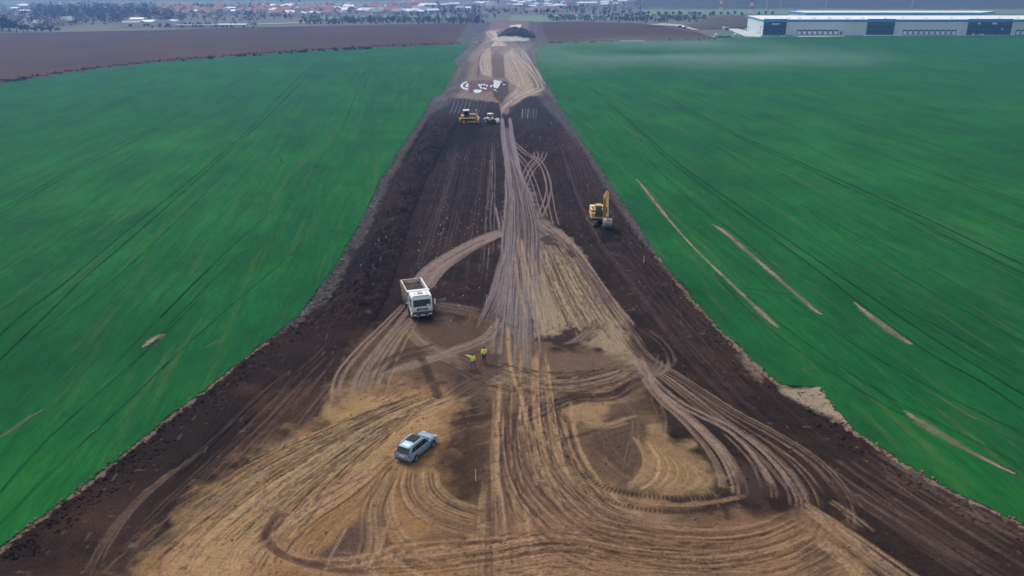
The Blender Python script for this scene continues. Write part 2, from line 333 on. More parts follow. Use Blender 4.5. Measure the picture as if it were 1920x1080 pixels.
# pale left branch used by the tipper
tracks([(946, 432), (900, 452), (850, 480), (812, 508), (785, 545)], (1.0, 1.7, 1.9, 1.6), 16, .42, C(128, 110, 102), .75, .05, even=True, ends=.02, brk=.2, cs=.12); tracks([(946, 440), (900, 458), (850, 486), (815, 512)], (1.0, 1.3), 4, .2, BROWN, .6, .06)
tracks([(775, 560), (735, 605), (690, 655), (655, 705), (642, 760)], (.8, 1.4, 2.0, 1.4), 9, .36, C(124, 104, 92), .7, .07, ends=.1, brk=.3)
tracks([(780, 590), (745, 635), (712, 690), (690, 750)], (.6, 1.4, 1.6), 8, .36, C(124, 104, 90), .65, .07, ends=.12, brk=.3)
tracks([(760, 600), (785, 635), (830, 662), (890, 690)], (.5, 1, 1.1), 8, .25, C(126, 106, 90), .55, .06)
tracks([(800, 570), (850, 580), (905, 590)], (1.6,), 9, .3, C(100, 86, 80), .5, .05); tracks([(700, 705), (780, 680), (850, 655), (910, 630), (945, 585)], (.7, 1.2, 1.2, .8), 9, .34, C(126, 106, 94), .7, .07, ends=.1)
tracks([(690, 700), (760, 665), (830, 650)], (1.2,), 4, .5, C(60, 48, 46), .75, .1)
tracks([(790, 668), (800, 690), (812, 720), (826, 750)], (.15,), 1, .9, C(52, 42, 42), .8, .12, ends=0); tracks([(870, 745), (860, 700), (840, 680)], (.2,), 1, .9, C(60, 48, 46), .6, .1, ends=0)
# trunk of the haul road
tracks([(947, 220), (950, 262), (959, 315), (966, 360)], (.3, .5), 1, .75, C(126, 116, 122), .9, .05, ends=0, pair=2.4, brk=.1); tracks([(948, 220), (952, 262), (960, 310), (968, 360)], (.5, .9), 3, .4, C(122, 112, 116), .7, .05, ends=0, pair=2.3, brk=.1)
stem = [(953, 285), (964, 330), (973, 380), (976, 430), (974, 480), (972, 540), (970, 600), (968, 670), (966, 760)]
tracks(stem, (.9, 1.9, 2.6, 3.0, 2.8, 3.0, 3.2, 3.4, 3.4), 56, .26, C(122, 112, 110), .55, .05, ends=.4, brk=.4); tracks(stem, (1, 1.8, 2.5, 3, 3, 3.2, 3.4, 3.4, 3.4), 34, .14, C(66, 56, 56), .6, .07, ends=.4)
tracks([(975, 430), (990, 500), (1010, 580), (1030, 650)], (2, 2.6), 16, .3, C(138, 120, 104), .55, .05); tracks([(965, 440), (945, 500), (930, 560), (905, 620)], (1, 1, 1.4), 12, .28, C(118, 106, 104), .6, .06)
tracks([(930, 380), (938, 420), (940, 450)], (.5,), 4, .25, C(120, 108, 110), .6, .04)
loops = [[(957, 262), (985, 286), (1012, 303), (1028, 340), (1025, 375), (1010, 410)], [(1022, 284), (1016, 298), (998, 318), (985, 345), (982, 380)], [(1004, 284), (1005, 294), (990, 314), (980, 338)], [(1020, 318), (1028, 350), (1034, 390), (1042, 425)], [(962, 282), (985, 308), (1000, 340), (1012, 380), (1022, 410)], [(1008, 300), (1004, 340), (1002, 380), (1005, 410)], [(1025, 360), (1010, 385), (996, 400)], [(985, 300), (992, 330), (985, 360)]]
for q in loops[:5]: tracks(q, (.12,), 1, .26, C(124, 108, 104), .75, .05, ends=0, pair=.95, brk=.2, cs=.1)
# right hand branch: long sweep down to the turning place
tracks([(1000, 405), (1045, 440), (1085, 490), (1125, 560), (1165, 620), (1200, 672)], (.8, 1.4, 1.4, 1.8, 2, 1.8), 20, .3, C(130, 110, 96), .6, .06, ends=.25, brk=.5)
tracks([(1000, 420), (1045, 450), (1085, 500), (1125, 570), (1165, 625), (1200, 680)], (.8, 1.4, 1.6, 2, 2.2, 1.8), 16, .2, C(64, 54, 54), .6, .08, ends=.3)
out = [(1170, 622), (1205, 668), (1270, 715), (1350, 772), (1430, 822), (1495, 872), (1538, 930), (1545, 985)]
tracks(out, (.9, .7, 1.0, 1.5, 2.1, 2.7, 2.9, 2.9), 4, .17, C(130, 108, 92), .75, .06, ends=.12, brk=.35, even=True, cs=.15, pair=1.0); tracks(out, (.7, .6, .9, 1.3, 1.9, 2.5, 2.7, 2.6), 4, .13, C(124, 102, 86), .7, .06, ends=.06, brk=.3, cs=.12, pair=.5); tracks(out, (.5, .5, .6, .8, 1, 1.2, 1.3, 1.2), 3, .14, C(128, 106, 94), .5, .04, ends=.2, brk=.6); tracks(out, (.9, .7, 1.0, 1.5, 2.1, 2.6, 2.6, 2.4), 9, .2, C(60, 48, 46), .6, .08, ends=.05, brk=.3)
tracks([(1195, 660), (1225, 730), (1290, 790), (1345, 850), (1372, 905), (1370, 945)], (.5, .8, 1.2, 1.4), 9, .28, C(134, 112, 96), .7, .06, ends=.1, brk=.25)
tracks([(1180, 660), (1260, 745), (1380, 810), (1450, 880), (1475, 935)], (.6, .5, .7, 1, 1), 5, .3, C(128, 108, 98), .75, .06, ends=.05)
tracks([(1180, 600), (1240, 640), (1260, 680), (1225, 705)], (.5,), 3, .14, C(110, 94, 88), .35, .05); tracks([(1150, 560), (1185, 600), (1195, 620)], (.4,), 3, .2, C(126, 110, 104), .5, .05)
tracks([(1150, 690), (1200, 700), (1240, 690), (1250, 665)], (.8,), 6, .22, C(120, 102, 94), .55, .06)
tracks([(832, 815), (870, 800), (930, 790)], (3.4,), 16, .2, C(124, 98, 76), .45, .05, ends=.3, brk=.6); tracks([(1100, 830), (1180, 800), (1260, 800)], (3.0,), 14, .16, C(120, 95, 74), .4, .05, ends=.4, brk=.8)
for q in ([(1190, 770), (1175, 830), (1160, 900)], [(1120, 800), (1150, 850), (1190, 890)], [(1160, 745), (1190, 790), (1185, 850)], [(1105, 830), (1160, 880), (1240, 925)], [(1225, 740), (1240, 790), (1225, 850)], [(1395, 850), (1440, 900), (1450, 950)], [(1350, 800), (1410, 860), (1440, 930)]):
    tracks(q, (.5,), 3, .16, C(118, 96, 78), .55, .06, ends=.15, brk=.5)
# speckled clay right of the trunk
tracks([(1030, 450), (1060, 520), (1100, 590), (1140, 650)], (2.4, 3.4), 28, .22, C(72, 58, 52), .55, .06, brk=1.0); tracks([(1030, 450), (1060, 520), (1100, 590), (1140, 650)], (2.4, 3.4), 20, .25, C(150, 130, 104), .45, .03)
lerp(poly([(1035, 640), (1060, 615), (1100, 612), (1125, 600), (1118, 622), (1085, 645), (1050, 655)], 4, 16, 60), C(54, 44, 42), .9)
tracks([(1045, 650), (1085, 640), (1115, 615), (1130, 590)], (1.0,), 7, .18, C(120, 102, 84), .6, .05)
lerp(poly([(1012, 446), (1028, 440), (1045, 450), (1050, 462), (1020, 460)], 3, 8, 61), C(60, 50, 48), .85); lerp(poly([(1062, 466), (1075, 470), (1082, 482), (1065, 480)], 3, 6, 62), C(58, 48, 46), .8)
# cross band below the junction
band = [(1200, 680), (1140, 705), (1070, 718), (1000, 716), (930, 700), (880, 680)]
tracks(band, (1.2, 2.2, 2.8, 2.8, 2.2), 24, .22, C(60, 48, 46), .65, .08); tracks(band, (1.2, 2.2, 2.8, 2.8, 2.2), 20, .25, C(124, 102, 84), .55, .05)
tracks([(1210, 700), (1150, 740), (1080, 745), (1010, 770), (930, 800)], (1, 1.6), 12, .35, C(58, 46, 44), .65, .08)
tracks([(830, 760), (900, 715), (980, 690)], (1.4,), 12, .25, C(134, 112, 90), .5, .05); tracks([(700, 800), (800, 770), (900, 730)], (1.0,), 8, .25, C(148, 120, 92), .5, .05)
# dark wet hollows
lerp(poly([(835, 720), (870, 690), (900, 655), (935, 660), (950, 700), (905, 745), (860, 752)], 12, 26, 63), C(70, 55, 52), .75)
lerp(poly([(845, 800), (860, 770), (915, 760), (925, 820), (915, 900), (905, 960), (850, 945), (822, 880)], 18, 36, 64), C(66, 52, 44), .6)
lerp(poly([(928, 812), (945, 800), (962, 805), (960, 845), (940, 868), (928, 850)], 5, 16, 65), C(40, 34, 36), .9)
lerp(poly([(1130, 790), (1165, 750), (1220, 735), (1262, 790), (1215, 800), (1200, 850), (1175, 900), (1140, 870), (1110, 850)], 8, 24, 66), C(64, 50, 44), .5)
lerp(poly([(1385, 870), (1440, 890), (1460, 930), (1400, 940), (1370, 910)], 8, 20, 67), C(66, 54, 50), .7)
lerp(poly([(575, 1062), (640, 1000), (700, 952), (715, 985), (705, 1050), (650, 1075)], 6, 10, 68), C(78, 63, 56), .9)
lerp(poly([(1230, 1030), (1330, 1050), (1400, 1120), (1240, 1120)], 8, 12, 69), C(70, 58, 52), .75); lerp(poly([(1500, 1000), (1560, 1030), (1590, 1110), (1500, 1120)], 10, 20, 70), C(66, 52, 48), .7)
lerp(poly([(830, 980), (900, 975), (900, 1050), (780, 1030)], 10, 20, 71), C(88, 68, 58), .6)
# long wheel marks running down towards the camera
for q, ww in (([(1002, 640), (1000, 740), (1010, 840), (1030, 910), (1090, 990), (1180, 1040)], .55), ([(1022, 650), (1030, 740), (1048, 850), (1080, 920), (1150, 985), (1280, 1035)], .5), ([(1060, 740), (1068, 800), (1082, 850), (1125, 915), (1200, 970), (1320, 1010)], .5), ([(972, 640), (966, 740), (966, 850), (970, 920), (980, 1010), (985, 1100)], .5), ([(935, 700), (930, 790), (928, 880), (938, 960), (945, 1100)], .4), ([(955, 600), (960, 680), (985, 760), (1000, 850)], .3)):
    tracks(q, (ww,), 4, .26, C(146, 118, 92), .8, .07, ends=.12, brk=.25)
for q in ([(960, 760), (975, 880), (1040, 970), (1150, 1040), (1300, 1060)], [(1000, 780), (1030, 890), (1110, 960), (1250, 1010), (1450, 1020)], [(925, 880), (930, 980), (935, 1110)], [(1010, 860), (1100, 960), (1280, 1040), (1480, 1060)]):
    tracks(q, (1.0, 1.8, 2.2), 14, .22, C(142, 114, 88), .55, .06); tracks(q, (1.0, 1.8, 2.2), 12, .2, C(82, 62, 54), .55, .08)
tracks([(965, 1010), (970, 1060), (975, 1120)], (2.0,), 16, .2, C(158, 130, 102), .6, .05, ends=.1)
# big turning curves round the tracked machine's cleat marks
for k in range(7): tracks([(1192 + k * 16, 815 + k * 8), (1212 + k * 19, 855 + k * 6), (1206 + k * 20, 890 + k * 3), (1172 + k * 22, 920)], (.25,), 2, .2, C(150, 122, 92), .75, .06, ends=.1, brk=.2)
tracks([(1080, 880), (1140, 915), (1230, 932), (1320, 934), (1375, 918)], (.1,), 1, .8, C(44, 36, 36), .85, .08, cleat=.36, ends=0, brk=.2); tracks([(1110, 925), (1180, 950), (1280, 960), (1390, 945)], (.1,), 1, .7, C(44, 36, 36), .8, .08, cleat=.36, ends=0, brk=.3)
tracks([(1100, 905), (1180, 935), (1280, 946), (1385, 932), (1400, 920)], (.2,), 3, .2, C(144, 116, 90), .45, .04, ends=.25, brk=.5)
tracks([(1130, 800), (1090, 815), (1060, 820)], (.1,), 2, .5, C(46, 38, 38), .8, .08, cleat=.3, ends=0); tracks([(1070, 780), (1130, 795), (1200, 775)], (.8,), 6, .25, C(140, 114, 88), .6, .05)
arc = [(1545, 960), (1520, 1010), (1440, 1045), (1320, 1060), (1180, 1050), (1060, 1030), (960, 1040), (840, 1060), (700, 1070), (590, 1055)]
tracks(arc, (2.2, 2.4, 2.2, 2, 2), 26, .26, C(146, 116, 90), .5, .05); tracks(arc, (2.2, 2.4, 2.4, 2.2, 2), 20, .2, C(100, 74, 54), .45, .06)
tracks([(1000, 960), (1120, 1000), (1280, 1025), (1420, 1020), (1530, 980)], (2, 2.4, 2), 22, .24, C(136, 106, 82), .5, .06); tracks([(1000, 960), (1120, 1000), (1280, 1025), (1420, 1020), (1530, 980)], (2, 2.4, 2), 16, .2, C(100, 74, 54), .45, .06)
tracks([(1120, 1085), (1300, 1100), (1480, 1085), (1600, 1040)], (1.2,), 12, .25, C(138, 108, 84), .45, .06)
# circles left by the car
for q in ([(745, 868), (715, 920), (718, 985), (760, 1040), (830, 1080)], [(770, 872), (765, 915), (790, 955), (850, 985), (930, 1000)], [(806, 878), (812, 915), (845, 945), (915, 968)], [(735, 880), (700, 950), (700, 1020), (670, 1090)]):
    tracks(q, (.8, 1.1, 1.1), 9, .22, C(150, 122, 92), .65, .06, ends=.1); tracks(q, (.8, 1.1, 1.1), 7, .18, C(92, 70, 58), .6, .08, ends=.1)
tracks([(1040, 1000), (880, 1020), (760, 1030), (640, 1060), (540, 1045), (500, 1000), (540, 960), (640, 905), (740, 865)], (.5, .9, .9, .6, .5, .8), 9, .3, C(146, 114, 88), .6, .07, ends=.1); tracks([(700, 1075), (600, 1062), (530, 1040), (498, 1000), (530, 950)], (.2,), 2, .5, C(84, 62, 52), .8, .1, ends=.02)
tracks([(720, 980), (708, 1030), (690, 1110)], (.5,), 4, .2, C(154, 126, 96), .7, .06, ends=.05); tracks([(650, 985), (610, 1060), (590, 1110)], (.15,), 2, .2, C(140, 114, 88), .7, .05, ends=.02)
# bottom right tongues of clay
tracks([(1500, 940), (1580, 1000), (1660, 1060), (1740, 1120)], (.5, 1.0, 1.2), 9, .35, C(146, 118, 94), .8, .06, ends=.1); tracks([(1530, 1010), (1590, 1050), (1650, 1110)], (.4, .9), 6, .35, C(146, 118, 94), .75, .06, ends=.05); tracks([(1540, 925), (1590, 960), (1650, 1010)], (.3, .5), 5, .2, C(144, 120, 96), .45, .05, ends=.3, brk=.5)
# older haul road beyond the machines
for q, W_, n_ in (([(947, 226), (948, 212), (956, 198), (985, 184), (1012, 172), (1012, 158), (995, 135), (972, 110), (952, 92)], (1.4, 1.6, 1.6, 1.6, 1.4), 14), ([(975, 95), (992, 118), (1008, 142), (1020, 162)], (1.6,), 10), ([(953, 195), (975, 160), (955, 110), (950, 92)], (2.0,), 12), ([(910, 148), (905, 120), (912, 98)], (1.8,), 10), ([(928, 60), (914, 62), (922, 72), (934, 84), (922, 92)], (1.1,), 6)):
    tracks(q, W_, n_, .4, C(178, 166, 152), .45, .04); tracks(q, W_, n_ // 2, .3, C(110, 92, 84), .5, .05)
# pale crumbs of chalky soil
rs = np.random.default_rng(8); sp_ = np.zeros((NR, NC))
spots = [(836, 392, 10, 26, 20), (830, 430, 14, 18, 12), (905, 160, 30, 10, 10), (815, 500, 20, 40, 16), (880, 300, 60, 10, 18), (900, 420, 60, 60, 30), (850, 560, 60, 60, 24), (1020, 260, 60, 40, 16), (1060, 235, 40, 15, 10), (700, 490, 30, 60, 16), (780, 470, 30, 30, 8), (1120, 480, 120, 60, 10)]
for cx, cy, wx, wy, n in spots:
    for _ in range(n):
        x = cx + rs.normal() * wx / 2; y = cy + rs.normal() * wy / 2; ri = int((1112 - y) / (1112 - 41) * (NR - 1))
        if 2 < ri < NR - 3:
            ci = int((x - gL[ri]) / (gR[ri] - gL[ri]) * (NC - 1)); k = max(1, int(.12 * S(y) / ((gR[ri] - gL[ri]) / NC) * rs.uniform(.5, 1.6)))
            if 5 < ci < NC - 6: sp_[ri:ri + rs.integers(1, 3), ci:ci + k] = rs.uniform(.15, .6)
lerp(sp_, C(190, 178, 176), .9)
# short gouges and clods following the run of the wheels
DK = C(70, 52, 42)
for q, W_, n_ in ((fan, (1.2, 2.4, 4.5, 6.5, 8), 60), ([(1030, 440), (1060, 510), (1100, 590), (1140, 660)], (2.0, 3.4), 40), (band, (1.4, 2.6, 3, 3, 2.4), 40), (arc, (2.6, 3, 3, 2.8, 2.4), 26), ([(990, 700), (1000, 800), (1030, 900), (1100, 980), (1250, 1040)], (3, 4, 5), 50), ([(820, 720), (760, 740), (700, 770)], (3,), 24)):
    tracks(q, W_, n_, .12, DK, .6, .05, brk=0, dash=.9, wander=2); tracks(q, W_, n_ // 3, .10, C(160, 134, 106), .4, .0, brk=0, dash=.8, wander=2)
lerp(poly([(1124, 432), (1160, 430), (1168, 452), (1128, 456)], 6, 8, 77), C(24, 20, 22), .9)  # excavator's shadow painted into the soil colour in front of the bucket
spk = vn(GX * 2.4, GY * 1.6, 401); lum = (col @ np.array([.3, .6, .1]))
lerp(ss(spk, .80, .92) * ss(lum, .10, .2), C(84, 62, 50), .6); lerp(ss(vn(GX * 1.9 + 9, GY * 1.4, 402), .88, .97) * ss(lum, .2, .05), C(100, 86, 78), .55)
# tone and mottle in the soil itself
mot = .80 + .24 * n3 + .22 * n2
col *= mot[..., None]
# rise to the field edge
edge = np.maximum(1 - ss(dl + jl * .4, -.1, 1.2), 1 - ss(dr + jr * .4, -.1, 1.2)); H = H * (1 - .8 * edge) + edge * (FZ - .03)
H = np.where((dl < .0) | (dr < .0), FZ - .04 - .12 * ss(-np.minimum(dl, dr), .4, 1.5), H)
H[:, 0] = -.4; H[:, -1] = -.4

def grid_mesh(name, X, Y, Z, m, colr=None, keep=None, sm=True):
    nr, nc = X.shape; me = bpy.data.meshes.new(name)
    co = np.column_stack([X.ravel(), Y.ravel(), Z.ravel()]).astype(np.float32)
    i = np.arange((nr - 1) * (nc - 1)); r = i // (nc - 1); c = i % (nc - 1); a = r * nc + c
    f = np.column_stack([a, a + 1, a + nc + 1, a + nc]).astype(np.int32)
    if keep is not None: f = f[keep.ravel()]
    me.vertices.add(len(co)); me.vertices.foreach_set('co', co.ravel())
    me.loops.add(f.size); me.loops.foreach_set('vertex_index', f.ravel())
    me.polygons.add(len(f)); me.polygons.foreach_set('loop_start', np.arange(0, f.size, 4, dtype=np.int32))
    try: me.polygons.foreach_set('loop_total', np.full(len(f), 4, np.int32))
    except Exception: pass
    me.update(calc_edges=True)
    if sm: me.polygons.foreach_set('use_smooth', np.ones(len(f), bool))
    if colr is not None:
        at = me.color_attributes.new('soil', 'FLOAT_COLOR', 'POINT')
        at.data.foreach_set('color', np.column_stack([colr.reshape(-1, 3), np.ones(len(co))]).astype(np.float32).ravel())
    me.materials.append(m); o = bpy.data.objects.new(name, me); COL.objects.link(o); return o

def soil_mat():
    m = bpy.data.materials.new('turned_soil'); m.use_nodes = True; nt = m.node_tree; b = nt.nodes['Principled BSDF']; b.inputs['Roughness'].default_value = 1.0; b.inputs['Specular IOR Level'].default_value = .04
    at = node(nt, 'ShaderNodeVertexColor', layer_name='soil'); tc = node(nt, 'ShaderNodeTexCoord')
    n1 = node(nt, 'ShaderNodeTexNoise'); n1.inputs['Scale'].default_value = 5.5; n1.inputs['Detail'].default_value = 6; n1.inputs['Roughness'].default_value = .75
    nt.links.new(tc.outputs['Object'], n1.inputs['Vector'])
    mr = node(nt, 'ShaderNodeMapRange'); mr.inputs[1].default_value = .3; mr.inputs[2].default_value = .7; mr.inputs[3].default_value = .55; mr.inputs[4].default_value = 1.45
    nt.links.new(n1.outputs[0], mr.inputs[0])
    mx = node(nt, 'ShaderNodeVectorMath', operation='SCALE'); nt.links.new(at.outputs[0], mx.inputs[0]); nt.links.new(mr.outputs[0], mx.inputs['Scale']); nt.links.new(mx.outputs[0], b.inputs['Base Color'])
    bp = node(nt, 'ShaderNodeBump'); bp.inputs['Strength'].default_value = .6; bp.inputs['Distance'].default_value = .09
    nt.links.new(n1.outputs[0], bp.inputs['Height']); nt.links.new(bp.outputs[0], b.inputs['Normal'])
    return m
def clods():
    r = np.random.default_rng(17); pts = []
    for n, f in ((2600, 'L'), (1500, 'R'), (1500, 'B'), (2200, 'A')):
        yy = 150 + 900 * r.random(n) ** 1.2
        if f == 'L': xx = Lc(yy) + S(yy) * (r.random(n) ** 1.3 * 3.2 - .25)
        elif f == 'R': xx = Rc(yy) - S(yy) * (r.random(n) ** 1.3 * 3.2 - .25)
        elif f == 'B': yy = 215 + 400 * r.random(n); xx = Lc(yy) + S(yy) * (2 + 8 * r.random(n))
        else: xx = Lc(yy) + (Rc(yy) - Lc(yy)) * r.random(n)
        sz = (.04 + .12 * r.random(n) ** 3) * (1.3 if f in 'LRB' else .9); pts.append(np.column_stack([xx, yy, sz]))
    q = np.vstack(pts); ri = np.clip((1112 - q[:, 1]) / (1112 - 41) * (NR - 1), 0, NR - 1).astype(int); ci = ((q[:, 0] - gL[ri]) / (gR[ri] - gL[ri]) * (NC - 1)).astype(int); ok = (ci > 0) & (ci < NC - 1); q, ri, ci = q[ok], ri[ok], ci[ok]
    X, Y = P(q[:, 0], q[:, 1]); Z = H[ri, ci]; off = (q[:, 0] < Lc(q[:, 1])) | (q[:, 0] > Rc(q[:, 1])); Z = np.where(off, FZ + .02, Z)
    base = np.array([(1, 0, 0), (0, 1, 0), (-1, 0, 0), (0, -1, 0), (0, 0, .8), (0, 0, -.5)]); n = len(q)
    v = base[None] * q[:, 2][:, None, None] * (.6 + .8 * r.random((n, 6, 1))); a = r.random(n) * 6.3; c_, s_ = np.cos(a)[:, None], np.sin(a)[:, None]
    vx = v[..., 0] * c_ - v[..., 1] * s_ + X[:, None]; vy = v[..., 0] * s_ + v[..., 1] * c_ + Y[:, None]; vz = v[..., 2] + Z[:, None] + .01
    fs = np.array([(0, 1, 4), (1, 2, 4), (2, 3, 4), (3, 0, 4), (1, 0, 5), (2, 1, 5), (3, 2, 5), (0, 3, 5)]); F = (fs[None] + 6 * np.arange(n)[:, None, None]).reshape(-1, 3)
    me = bpy.data.meshes.new('soil_clods'); V = np.stack([vx, vy, vz], -1).reshape(-1, 3).astype(np.float32); me.vertices.add(len(V)); me.vertices.foreach_set('co', V.ravel()); me.loops.add(F.size); me.loops.foreach_set('vertex_index', F.astype(np.int32).ravel()); me.polygons.add(len(F)); me.polygons.foreach_set('loop_start', np.arange(0, F.size, 3, dtype=np.int32)); me.update(calc_edges=True)
    at = me.color_attributes.new('soil', 'FLOAT_COLOR', 'POINT'); cc_ = np.repeat(col[ri, ci] * (.7 + .7 * r.random((n, 1))), 6, 0); at.data.foreach_set('color', np.column_stack([cc_, np.ones(len(cc_))]).astype(np.float32).ravel())
    me.materials.append(M_soil); o = bpy.data.objects.new('soil_clods', me); COL.objects.link(o); return tag(o, 'loose clods of earth scattered over the stripped strip and its edges', kind='stuff')
M_soil = soil_mat(); clods()
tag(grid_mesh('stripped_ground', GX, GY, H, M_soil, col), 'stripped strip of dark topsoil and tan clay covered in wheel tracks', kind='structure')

# ================================================================== FIELDS
def crop_mat(name, ang, c1, c2, c3):
    m = bpy.data.materials.new(name); m.use_nodes = True; nt = m.node_tree; b = nt.nodes['Principled BSDF']; b.inputs['Roughness'].default_value = 1.0; b.inputs['Specular IOR Level'].default_value = .04
    b.inputs['Sheen Weight'].default_value = .10; b.inputs['Sheen Roughness'].default_value = .45; b.inputs['Sheen Tint'].default_value = (.16, .95, .38, 1)
    tc = node(nt, 'ShaderNodeTexCoord')
    def nz(scale, rot, sc, det=5, rough=.6):
        mp = node(nt, 'ShaderNodeMapping', vector_type='TEXTURE'); mp.inputs['Rotation'].default_value = (0, 0, rot); mp.inputs['Scale'].default_value = tuple(1 / q for q in sc)
        nt.links.new(tc.outputs['Object'], mp.inputs[0]); n = node(nt, 'ShaderNodeTexNoise'); n.inputs['Scale'].default_value = scale; n.inputs['Detail'].default_value = det; n.inputs['Roughness'].default_value = rough
        nt.links.new(mp.outputs[0], n.inputs['Vector']); return n.outputs[0]
    big = nz(.018, 0, (1, 1, 1), 4); strk = nz(.7, ang, (.05, 1, 1), 6, .7); fine = nz(1.8, ang, (.22, 1, 1), 6, .8); mid = nz(.10, ang, (.4, 1, 1), 5, .65)
    def mix(fac, lo, hi, A, B):
        mr = node(nt, 'ShaderNodeMapRange'); mr.inputs[1].default_value = lo; mr.inputs[2].default_value = hi; nt.links.new(fac, mr.inputs[0])
        x = node(nt, 'ShaderNodeMix', data_type='RGBA'); nt.links.new(mr.outputs[0], x.inputs[0])
        for i, v in ((6, A), (7, B)):
            if isinstance(v, tuple): x.inputs[i].default_value = (*v, 1)
            else: nt.links.new(v, x.inputs[i])
        return x.outputs[2]
    a = mix(big, .35, .65, c1, c2); a2 = mix(mid, .35, .7, a, c3)
    dark = tuple(c * .68 for c in c1); a3 = mix(strk, .48, .74, a2, dark); a3 = mix(nz(.5, ang, (.06, 1, 1), 5, .7), .54, .78, a3, (.055, .098, .030))
    mr = node(nt, 'ShaderNodeMapRange'); mr.inputs[1].default_value = .25; mr.inputs[2].default_value = .75; mr.inputs[3].default_value = .62; mr.inputs[4].default_value = 1.38; nt.links.new(fine, mr.inputs[0])
    sc = node(nt, 'ShaderNodeVectorMath', operation='SCALE'); nt.links.new(a3, sc.inputs[0]); nt.links.new(mr.outputs[0], sc.inputs['Scale']); nt.links.new(sc.outputs[0], b.inputs['Base Color'])
    bp = node(nt, 'ShaderNodeBump'); bp.inputs['Strength'].default_value = .5; bp.inputs['Distance'].default_value = .08; nt.links.new(fine, bp.inputs['Height']); nt.links.new(bp.outputs[0], b.inputs['Normal'])
    return m
def gang(a, b): xa, ya = pt(*a); xb, yb = pt(*b); return math.atan2(yb - ya, xb - xa)
G1, G2, G3 = (.006, .086, .020), (.018, .128, .022), (.006, .054, .019)
M_cropL = crop_mat('young_wheat_left', gang((37, 600), (542, 165)), G1, G2, G3)
M_cropR = crop_mat('young_wheat_right', gang((1832, 717), (1250, 300)), G1, G2, G3)
TL = ([-900, -300, 0, 150, 300, 480, 600, 700, 878, 900], [270, 205, 158, 135, 118, 104, 96, 90, 84.5, 84])
TR = ([990, 1022, 1100, 1315, 1420, 1600, 1920, 2900], [82, 82, 80, 76, 71.5, 68.5, 67, 63])
def field(name, side, m):
    rows = np.concatenate([np.linspace(1150, 300, 520), np.linspace(299, 60, 300)]); n = 70; t = (np.linspace(0, 1, n) ** 1.5)[None, :]
    rows = rows[:, None] + np.zeros((1, n))
    if side < 0:
        e = Lc(rows); X0 = e + (-900 - e) * t; tb = np.interp(X0, *TL)
    else:
        e = Rc(rows); X0 = e + (2900 - e) * t; tb = np.interp(X0, *TR)
    cl = rows < tb; Yp = np.where(cl, tb, rows)
    if side < 0: X0 = np.where(t == 0, Lc(Yp), X0)
    else: X0 = np.where(t == 0, Rc(Yp), X0)
    X, Y = P(X0, Yp)                                  # the edge itself stands where the strip's edge stands
    jit = (fbm(Y * .5, Y * 0, 11 if side < 0 else 13, 3) - .5) * 1.0 + (vn(Y * 1.3, Y * 0, 12) - .5) * .5
    jit = jit + (vn(Y * 4.1, Y * 0, 33) - .5) * .8 + np.maximum(0, vn(Y * 1.7, Y * 0, 34) - .7) * 2.2
    X = X + np.where(t == 0, jit * .55 * side, 0)
    Z = FZ + .06 * (fbm(X * .08, Y * .08, 21, 3) - .5)
    keep = ~(cl[:-1, :-1] & cl[1:, :-1] & cl[:-1, 1:] & cl[1:, 1:])
    # skirt down into the stripped ground
    X = np.hstack([X[:, :1] + side * .02, X]); Y = np.hstack([Y[:, :1], Y]); Z = np.hstack([Z[:, :1] * 0 - .3, Z]); keep = np.hstack([keep[:, :1], keep])
    return grid_mesh(name, X, Y, Z, m, None, keep)
tag(field('crop_field', -1, M_cropL), 'wide green field of young cereal left of the stripped strip', kind='structure')
tag(field('crop_field', 1, M_cropR), 'wide green field of young cereal right of the stripped strip', kind='structure')

